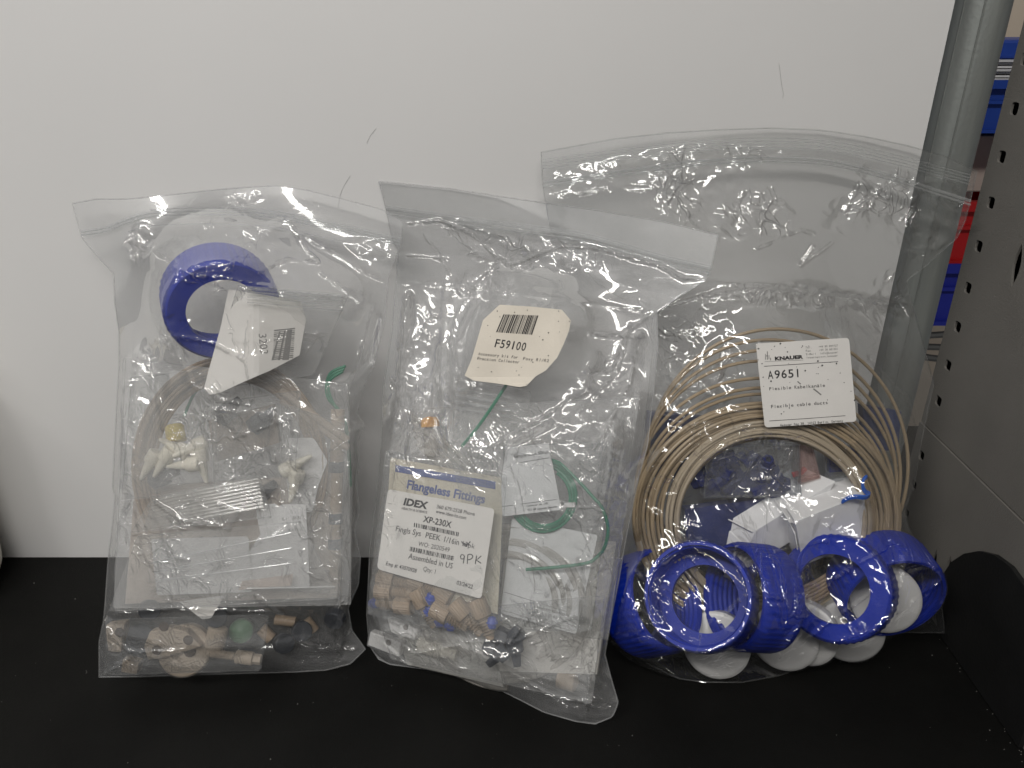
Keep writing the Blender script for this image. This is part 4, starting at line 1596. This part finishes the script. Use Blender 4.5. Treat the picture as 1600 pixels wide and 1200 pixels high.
# ================================================================== BAG 1 (left)
G1 = []
rr = random.Random(37)
tt = [(206 + 4.4 * k + rr.uniform(-3, 3), 512 - 3.5 * k + rr.uniform(-3, 3), 556 + 4.6 * k + rr.uniform(-2, 2), 905 - 5 * k, .0085 + .0006 * (k % 3)) for k in range(9)]
G1.append(coil(F1, 'tube_coil', tt, .0008, M['brown_tube'], 8, 'coil of brown tubing in the left bag below the blue ring', 72))
o = blue_ring(F1.Pc(350, 488, .029), F1.Pc(338, 448, .008), 'blue ring alone at the top of the left bag')
G1.append(o)
# green pieces and dim parts behind
b = MB()
for k in range(3):
    pts = [F1.Pc(540 - 2 * k, 572 + 4 * k, .001), F1.Pc(515, 585 + 5 * k, .001), F1.Pc(512 + 2 * k, 620, .001), F1.Pc(540, 660 + 5 * k, .001), F1.Pc(548, 760, .001)]
    b.tube(spline(pts, 8), .0008, 6)
G1.append(tag(b.build('green_tube', M['green_tube']), 'green tubing dimly seen at the right side of the left bag', 'tubing'))
b = MB()
b.tube(spline([F1.Pc(305, 612, .006), F1.Pc(296, 630, .006), F1.Pc(288, 650, .006)], 5), .0008, 6)
G1.append(tag(b.build('green_tube', M['green_tube']), 'tiny end of green tubing under the folded white tag', 'tubing'))
b = MB()
x0 = F1.Pc(528, 640, .0045)
x1 = F1.Pc(521, 925, .0045)
L_ = (x1 - x0).length
croot = empty('banded_tube', x1, 'upright tan tube with dark bands along the right side of the left bag', 'tube')
b.lathe(x0, x1 - x0, [(0, 0), (0, .0032), (L_, .0032), (L_, 0)], 24)
b.build('barrel', M['beige'], croot)
for tq in (.28, .56, .70):
    b = MB()
    b.lathe(x0 + (x1 - x0) * tq, x1 - x0, [(0, .003), (0, .0037), (.005, .0037), (.005, .003)], 24)
    b.build('band', M['slate'], croot)
G1.append(croot)
b = MB()
x0, x1 = F1.Pc(440, 625, .009), F1.Pc(545, 700, .007)
for k in range(2):
    b = MB()
    b.tube([x0 + Vector((0, 0, .005 * k)), x1 + Vector((0, 0, .004 * k))], .0018, 12)
    G1.append(tag(b.build('tan_rod', M['beige']), ('lower', 'upper')[k] + ' of two thin tan rods slanting behind the crumpled film of the left bag', 'rod', 'tan rods in the left bag'))
b = MB()
b.prism([F1.Pc(330, 655, .005), F1.Pc(430, 630, .005), F1.Pc(440, 690, .005), F1.Pc(340, 720, .005)], F1.N * .004)
G1.append(tag(b.build('tan_packet', mat('tan packet', (.28, .225, .18), .5, .4, .4, 60), smooth=False), 'blurred tan packet in the middle of the left bag', 'packet'))
b = MB()
b.prism([F1.Pc(215, 760, .004), F1.Pc(520, 740, .004), F1.Pc(530, 930, .004), F1.Pc(200, 940, .004)], F1.N * .003)
G1.append(tag(b.build('tan_packet', mat('brown grey packet', (.47, .41, .36), .5, .4, .25, 45), smooth=False), 'brownish packet behind the small bags in the lower left bag', 'packet'))
# dark nuts in the left bag
for p, q_, lbl in (((343, 655, .011), (358, 640, .012), 'dark nut in the left bag above the ivory plugs'),
                   ((395, 668, .012), (414, 652, .013), 'dark slate nut right of its twin in the left bag'),
                   ((240, 750, .010), (262, 742, .012), 'dark nut under the tips of the ivory plugs'),
                   ((395, 780, .008), (412, 768, .009), 'dim dark nut beside the crumpled bag in the left bag'),
                   ((300, 860, .008), (325, 850, .009), 'dim dark nut between the two small bags in the left bag')):
    o = dup(dn, lbl)
    place(o, F1.Pc(*p), F1.Pc(*q_))
    o.scale = (1.15, 1.15, 1.15)
    G1.append(o)
b = MB()
p0, p1 = F1.Pc(272, 664, .010), F1.Pc(276, 690, .012)
b.lathe(p0, p1 - p0, [(0, 0), (0, .0034), (.001, .0042), (.008, .0044), (.0095, 0)], 24)
G1.append(tag(b.build('yellow_stopper', M['yellow']), 'small yellow cap above the ivory plugs in the left bag', 'cap'))

# ivory plugs
def plug(label):
    b = MB()
    b.lathe((0, 0, 0), (0, 0, 1), [(0, 0), (0, .0030), (.0006, .0036), (.0054, .0036), (.006, .0032), (.006, .0024), (.0085, .0022), (.0155, .0008), (.0158, 0)], 32)
    return tag(b.build('ivory_plug', M['white_warm'], origin=(0, 0, 0)), label, 'plug', 'ivory cone plugs in the left bag')


pl = None
for p, q_, lbl in (((246, 706, .017), (220, 749, .016), 'ivory cone plug leftmost, pointing down left'),
                   ((268, 702, .018), (239, 747, .017), 'ivory cone plug second from left, pointing down left'),
                   ((295, 709, .017), (251, 687, .015), 'ivory cone plug pointing up left under the yellow cap'),
                   ((313, 724, .019), (260, 729, .018), 'ivory cone plug lying level, its tip to the left'),
                   ((310, 703, .017), (321, 747, .017), 'ivory cone plug pointing straight down at the right of the heap'),
                   ((322, 690, .014), (295, 702, .018), 'ivory cone plug seen end on at the top of the heap'),
                   ((440, 738, .016), (487, 712, .015), 'ivory cone plug pointing up right near the right side'),
                   ((466, 735, .017), (452, 790, .016), 'ivory cone plug standing tip down near the right side')):
    if pl is None:
        pl = plug(lbl)
        o = pl
    else:
        o = dup(pl, lbl)
    place(o, F1.Pc(*p), F1.Pc(*q_))
    G1.append(o)

# small bags with cards in the left bag
q = empty('inner_bag', F1.Pc(420, 600, .02), 'small crumpled clear bag with a folded white tag below the blue ring', 'bag', 'small clear bags inside the left bag')
film_quad(q, 'film', F1, [(372, 446), (545, 460), (490, 585), (322, 610)], (.032, .016, .014, .022), M['inner'], 410, .8, creases=[([(380, 470), (420, 560), (400, 660)], 1, .8)])
tg = Paper(F1, [(357, 452), (470, 470), (478, 500), (468, 555), (420, 580), (380, 597), (345, 613), (328, 617), (319, 606), (327, 575), (345, 510)], lambda x, y: .030 - max(0, (x - 400)) * .00014, rounding=0)
tg.bars((436, 518), (462, 514), (458, 562), (424, 563), 3, 3, 1)
for k in range(16):
    y = 516 + 3 * k
    tg.ribbon([(428 - .1 * k, y + .5), (461 - .2 * k, y - 3)], rr.choice((.8, 1.3, 1.8)), 1)
tg.text('3203', (404, 522), (407, 553), 12, 1, 0, up=(1, -.05))
o = tg.mb.build('tag', [M['paper'], M['ink_grey']], q, smooth=False)
b = MB()
for k, rz in ((0, .0006), (6, .0005), (14, .0003), (22, .0003)):
    b.tube([F1.Pc(x, 450 + k + (x - 385) * .09, .0335 - (x - 380) * .0001) for x in range(386, 545, 10)], rz, 6)
b.build('zip_closure', M['zip'], q)
G1.append(q)

q = empty('inner_bag', F1.Pc(330, 835, .016), 'small shiny clear bag of thin clear tubes across the middle of the left bag', 'bag', 'small clear bags inside the left bag')
film_quad(q, 'film', F1, [(238, 778), (405, 742), (425, 808), (205, 832)], .0205, M['inner'], 420, .55)
b = MB()
for k in range(9):
    y = 782 + 5.4 * k
    b.tube([F1.Pc(240 - 2 * k, y + 1, .0185), F1.Pc(320, y - 17, .019), F1.Pc(404 + k, y - 34, .0185)], .00075, 6)
b.build('tubes', M['clear_tube'], q)
G1.append(q)


def card1(outline, h, lines, label, rot=True):
    c = Paper(F1, outline, h, rounding=5)
    for s_, a, b_, cp in lines:
        c.text(s_, a, b_, cp, 1, mono=True)
    G1.append(tag(c.mb.build('printed_card', [M['card'], M['ink_grey']], smooth=False), label, 'card', 'white cards inside the left bag'))
    return c


# text on these stands upside down
card1([(445, 685), (490, 684), (500, 700), (512, 720), (497, 760), (488, 800), (455, 800), (446, 740)], .0115, [('UNF 10', (494, 770), (480, 772), 4)], 'white card with cut corner behind the ivory plugs at the right')
card1([(398, 788), (432, 787), (441, 800), (445, 850), (410, 852)], .0145, [('to bo', (430, 806), (402, 808), 4.6), ('for', (430, 814), (412, 816), 4.6), ('xxii', (432, 821), (412, 823), 4.2)], 'narrow white card turned upside down left of the larger one')
card1([(438, 788), (478, 788), (484, 918), (392, 921), (384, 870)], .0160,
      [('UNF 10', (470, 806), (440, 809), 4.6), ('Blind', (470, 814), (446, 816), 4.6), ('Kurz', (471, 825), (448, 827), 4.6), ('S 1', (471, 834), (456, 836), 4.6), ('A', (474, 861), (464, 862), 9)],
      'tall white card turned upside down, its text starting with Blind')
card1([(236, 842), (388, 838), (394, 925), (245, 930)], .0170, [], 'blank white card inside the lower small bag')
c = Paper(F1, [(378, 908), (458, 897), (455, 915), (372, 922)], .0195)
G1.append(tag(c.mb.build('pink_card', mat('pinkish card', (.68, .56, .49), .6, .3)), 'thin pinkish card at the bottom edge of the lower small bag', 'card'))
c = Paper(F1, [(280, 940), (350, 930), (330, 966), (316, 968)], .0205, rounding=3)
c.ribbon([(310, 957), (324, 962)], .7)
G1.append(tag(c.mb.build('paper_tip', [M['paper'], M['ink_grey']], smooth=False), 'pointed white paper corner hanging below the lower small bag', 'paper'))
q = empty('inner_bag', F1.Pc(370, 935, .016), 'wide clear zip bag over the blank white card in the left bag', 'bag', 'small clear bags inside the left bag')
film_quad(q, 'film', F1, [(215, 838), (470, 815), (530, 935), (170, 955)], .0215, M['inner'], 430, .45, creases=[([(235, 905), (330, 880), (460, 822)], 1.1, 1.0), ([(300, 868), (420, 842)], .8, .9)])
b = MB()
for k in range(3):
    y0, y1 = 880 + 14 * k, 832 + 24 * k
    b.tube([F1.Pc(235 + 4 * k, y0, .0242), F1.Pc(330, y0 * .55 + y1 * .45 + 1, .0246), F1.Pc(455, y1, .0242)], .00025, 6)
b.tube([F1.Pc(x, 917 + (500 - x) * .02, .0235) for x in range(385, 528, 10)], .0006, 6)
for tx, ty in ((462, 924), (497, 924), (512, 924), (512, 895)):
    P_ = [F1.Pc(tx - 4, ty - 3, .024), F1.Pc(tx + 4, ty - 3, .024), F1.Pc(tx, ty + 4, .024)]
    b.tube(P_ + P_[:1], .00025, 4)
b.build('zip_closure', M['zip'], q)
G1.append(q)
q = empty('inner_bag', F1.Pc(300, 1052, .014), 'small clear bag round the beige valve parts at the bottom left', 'bag', 'small clear bags inside the left bag')
film_quad(q, 'film', F1, [(165, 968), (420, 960), (408, 1047), (166, 1054)], (.022, .022, .020, .018), M['inner_clear'], 440, .5, creases=[([(170, 1008), (200, 1022), (250, 1026), (290, 1015)], 1.2, .8), ([(215, 1036), (280, 1034)], .9, .8)])
G1.append(q)

q = empty('inner_bag', F1.Pc(375, 935, .02), 'large crumpled clear bag wrapping the tubing and cards of the left bag', 'bag', 'small clear bags inside the left bag')
film_quad(q, 'film', F1, [(196, 560), (545, 600), (548, 945), (178, 950)], (.020, .019, .0245, .0245), M['inner'], 450, .5,
          creases=[([(545, 660), (520, 700), (525, 930)], .9, .9), ([(230, 700), (260, 640), (330, 660)], .8, .8), ([(330, 640), (420, 650), (500, 700)], .9, .8)])
G1.append(q)
for qd, hh, sd, am, lb_ in (([(205, 590), (330, 575), (345, 770), (190, 780)], .0165, 460, .5, 'frosted small bag over the left side of the brown coil'),
                       ([(440, 630), (552, 668), (548, 930), (440, 920)], .0125, 470, .5, 'frosted small bag over the banded tan tube'),
                       ([(330, 630), (470, 610), (460, 760), (335, 770)], .0185, 480, .9, 'frosted crumpled small bag in the middle of the left bag')):
    q = empty('inner_bag', F1.Pc(sum(p[0] for p in qd) / 4, qd[2][1], .012), lb_, 'bag', 'small clear bags inside the left bag')
    film_quad(q, 'film', F1, qd, hh, M['inner'], sd, am)
    G1.append(q)
# beige valve parts
v = empty('valve_plate', F1.Pc(270, 1020, .012), 'flat beige eight-sided valve plate with three holes', 'valve part', 'beige valve parts')
b = MB()
b.prism([F1.Pc(x, y, .0125) for x, y in ((232, 1003), (241, 981), (271, 974), (298, 981), (310, 993), (320, 1004), (262, 1022), (238, 1024))], F1.N * .005)
b.build('body', M['beige'], v, smooth=False, bevel=.0005)
for hx, hy in ((245, 1016), (294, 1000), (256, 979)):
    b = MB()
    b.lathe(F1.Pc(hx, hy, .0175), F1.N, [(-.001, 0), (-.001, .0018), (.0001, .0019), (.0003, .0021), (.0001, .0023)], 24)
    b.build('bore', M['hole'], v)
G1.append(v)
v = empty('valve_disc', F1.Pc(296, 1046, .014), 'thick round beige disc with one large hole, lowest in the left bag', 'valve part', 'beige valve parts')
b = MB()
p = F1.Pc(294, 1013, .008)
ax = F1.N + Vector((.1, 0, .25))
b.lathe(p, ax, [(0, 0), (0, .0112), (.0006, .0120), (.006, .0120), (.0068, .0113), (.007, 0)], 48)
b.build('body', M['beige'], v)
b = MB()
b.lathe(p + ax.normalized() * .007 + Vector((.003, 0, 0)), ax, [(-.001, 0), (-.001, .0021), (.0001, .0022), (.0004, .0024), (.0001, .0027)], 24)
b.build('bore', M['hole'], v)
G1.append(v)
v = empty('valve_screw', F1.Pc(370, 1035, .014), 'beige threaded screw with a hexagonal end pointing right', 'screw', 'beige valve parts')
p0, p1 = F1.Pc(324, 1020, .0155), F1.Pc(409, 1031, .0155)
ax = (p1 - p0)
L_ = ax.length
b = MB()
pr = [(0, 0), (0, .0017)]
z = .001
while z < L_ * .52:
    pr += [(z, .0017), (z + .0004, .0021), (z + .0008, .0017)]
    z += .0009
pr += [(L_ * .53, 0)]
b.lathe(p0, ax, pr, 24)
b.build('thread', M['beige'], v)
b = MB()
b.lathe(p0 + ax * .525, ax, [(0, 0), (0, .0028), (.0004, .0031), (L_ * .31, .0031), (L_ * .32, .0028), (L_ * .32, 0)], 32)
b.build('collar', M['beige'], v)
b = MB()
b.lathe(p0 + ax * .846, ax, [(0, 0), (0, .0024), (L_ * .14, .0024), (L_ * .15, .002), (L_ * .15, 0)], 6)
b.build('hex_end', M['beige'], v)
G1.append(v)
b = MB()
p0, p1 = F1.Pc(341, 980, .012), F1.Pc(334, 1018, .013)
b.lathe(p0, p1 - p0, [(0, 0), (0, .0038), (.0006, .0045, .02), (.009, .0045, .02), (.0096, .004), (.013, .0036), (.013, 0)], 72, 0, 24)
G1.append(tag(b.build('ribbed_fitting', M['beige']), 'upright beige ribbed knob right of the valve plate', 'knob', 'beige valve parts'))
G1.append(block(F1, [(174, 970), (204, 966), (198, 1012), (178, 1010)], .010, .006, [(187, 988, .0018)], 'valve_block', M['beige'], 'upright beige block with one hole at the left edge of the left bag', 'valve part', 'beige valve parts'))
G1.append(block(F1, [(200, 1022), (226, 1028), (222, 1046), (198, 1042)], .006, .006, [], 'valve_block', M['tan'], 'small tan block lying in the bottom left corner', 'valve part', 'beige valve parts'))
# dark caps and green bit
cp = MB()
cp.lathe((0, 0, 0), (0, 0, 1), [(0, 0), (0, .0062), (.0008, .007, .02), (.007, .007, .02), (.0075, .0064), (.0075, 0)], 72, 0, 24)
c0 = tag(cp.build('dark_stopper', M['dark'], origin=(0, 0, 0)), 'dark round cap left of the valve plate', 'cap', 'dark caps in the left bag')
place(c0, F1.Pc(216, 1000, .004), F1.Pc(218, 998, .014))
G1.append(c0)
for p, q_, lbl in (((232, 952, .006), (238, 956, .016), 'dark round cap above the valve plate'),
                   ((340, 962, .008), (336, 968, .018), 'dark round cap beside the pointed paper corner'),
                   ((385, 1026, .003), (388, 1028, .008), 'dark round cap below the threaded screw'),
                   ((440, 1004, .002), (446, 1006, .006), 'dark round cap at the bottom right of the screw'),
                   ((526, 960, .008), (520, 972, .013), 'dark cap at the lower right side of the left bag'),
                   ((470, 985, .003), (474, 988, .010), 'dim dark cap right of the green bit')):
    o = dup(c0, lbl)
    place(o, F1.Pc(*p), F1.Pc(*q_))
    o.scale = (.68, .68, .68)
    G1.append(o)
b = MB()
p = F1.Pc(378, 984, .002)
b.lathe(p, F1.N + Vector((.2, 0, .2)), [(0, 0), (0, .0050), (.001, .0058), (.004, .0056), (.0055, .004), (.006, 0)], 24)
G1.append(tag(b.build('green_stopper', M['green']), 'green cap blurred behind film right of the beige knob', 'cap'))
b = MB()
for (xa, ya, xb, yb, r_, w_) in ((408, 982, 424, 998, .0030, 'beside the green cap'), (430, 968, 462, 972, .0025, 'lying level above the others'), (478, 968, 492, 986, .0025, 'furthest right of its group')):
    b = MB()
    b.tube([F1.Pc(xa, ya, .001), F1.Pc(xb, yb, .001)], r_, 14)
    G1.append(tag(b.build('brown_peg', M['brown_tube']), 'dim brown peg ' + w_ + ' in the left bag', 'peg', 'brown pegs in the left bag'))

bag1 = empty('zip_bag', F1.Pc(350, 1050), 'cloudy clear zip bag on the left with one blue ring and ivory plugs', 'bag', 'clear zip bags on the black shelf')
top1 = [(113, 318), (150, 311), (200, 311), (260, 305), (330, 297), (390, 292), (430, 290), (480, 297), (540, 312), (597, 327), (629, 345)]
zip1 = [(128, 362), (165, 356), (200, 342), (235, 333), (300, 330), (380, 331), (430, 335), (480, 345), (560, 362), (626, 378)]
left1 = [(113, 318), (122, 350), (128, 372), (150, 398), (178, 428), (179, 470), (186, 520), (186, 575), (182, 640), (178, 720), (176, 760), (180, 775), (176, 820), (170, 865), (168, 890), (165, 935), (162, 970), (155, 1002), (155, 1058)]
right1 = [(629, 345), (627, 380), (608, 430), (602, 500), (585, 570), (566, 610), (558, 645), (570, 665), (558, 692), (563, 715), (557, 755), (562, 797), (554, 828), (563, 872), (560, 913), (544, 950), (550, 985), (571, 1014)]
bot1 = [(155, 1058), (220, 1057), (280, 1055), (380, 1052), (460, 1050), (510, 1047), (548, 1037), (571, 1014)]
z1 = [(zip1, .0006), ([(x, y + 5) for x, y in zip1], .0005), ([(x, y - 5) for x, y in zip1[3:]], .0004), ([(x, y + 20) for x, y in zip1[2:]], .00022)]
make_bag(bag1, F1, top1, bot1, left1, right1, G1, M['film1'], 300, base=.12, press=3e-7, calm=.12,
         patches=[(220, 375, 18, 28, 15, .9), (375, 365, 50, 18, 25, .85), (435, 385, 25, 40, 30, .8), (380, 305, 30, 14, 0, .8), (330, 430, 60, 14, 0, .8), (400, 430, 40, 30, 0, .7), (400, 500, 45, 50, 0, .85), (275, 530, 30, 30, 0, .6),
                  (240, 590, 40, 50, 20, .6), (370, 640, 60, 50, 0, .6), (425, 690, 45, 55, 0, .8), (400, 760, 60, 45, 0, .95), (340, 800, 70, 28, 0, .6), (210, 810, 25, 50, 0, .7), (270, 845, 30, 40, 0, .6), (240, 885, 40, 20, 0, .5),
                  (310, 690, 40, 40, 0, .45), (500, 820, 40, 80, 0, .4), (490, 1010, 60, 30, 0, .6), (220, 1025, 60, 25, 0, .6), (590, 390, 40, 16, 10, .5), (116, 322, 10, 8, 0, .8)],
         creases=[([(215, 355), (210, 400)], 1.0, .8), ([(245, 395), (290, 425)], .8, .8), ([(300, 430), (360, 436), (430, 450)], 1.0, .8), ([(455, 345), (480, 390), (500, 410), (450, 405), (400, 425)], .9, .8),
                  ([(270, 520), (300, 600), (350, 625), (400, 635)], 1.0, .8), ([(275, 525), (330, 535), (380, 560)], .8, .8), ([(390, 490), (385, 560), (395, 620), (375, 680)], 1.0, .8), ([(245, 600), (256, 670)], .8, .8),
                  ([(430, 650), (420, 700), (430, 720)], 1.3, .9), ([(380, 680), (460, 650), (458, 675)], .9, .8), ([(245, 785), (285, 812), (360, 826), (375, 800), (340, 788)], 1.1, .8), ([(215, 800), (225, 860), (240, 890)], .9, .8),
                  ([(255, 830), (275, 870), (300, 875)], .9, .8), ([(186, 590), (192, 560), (185, 530)], .9, .8), ([(580, 480), (560, 560), (545, 610)], .7, .9), ([(550, 700), (535, 800), (530, 950), (528, 1030)], .8, .9),
                  ([(400, 930), (440, 960), (470, 1000), (500, 1010), (560, 1012)], 1.0, .8), ([(160, 1055), (200, 1030)], 1.0, .8), ([(168, 980), (200, 1018), (290, 1012)], 1.0, .8), ([(560, 915), (520, 955), (528, 1030), (545, 1035)], .8, .9),
                  ([(165, 958), (280, 950), (420, 955)], .7, 1.0), ([(480, 370), (560, 420), (600, 440)], .5, .9), ([(500, 425), (560, 470)], .5, .9)],
         soft=[([(205, 520), (195, 640), (208, 780)], 1.2, 3.2), ([(590, 500), (560, 640), (545, 860)], 1.6, 3.4), ([(470, 640), (480, 740), (500, 900)], 1.2, 3.2), ([(180, 990), (330, 1010), (520, 1000)], 1.6, 3)],
         zip_lines=z1)
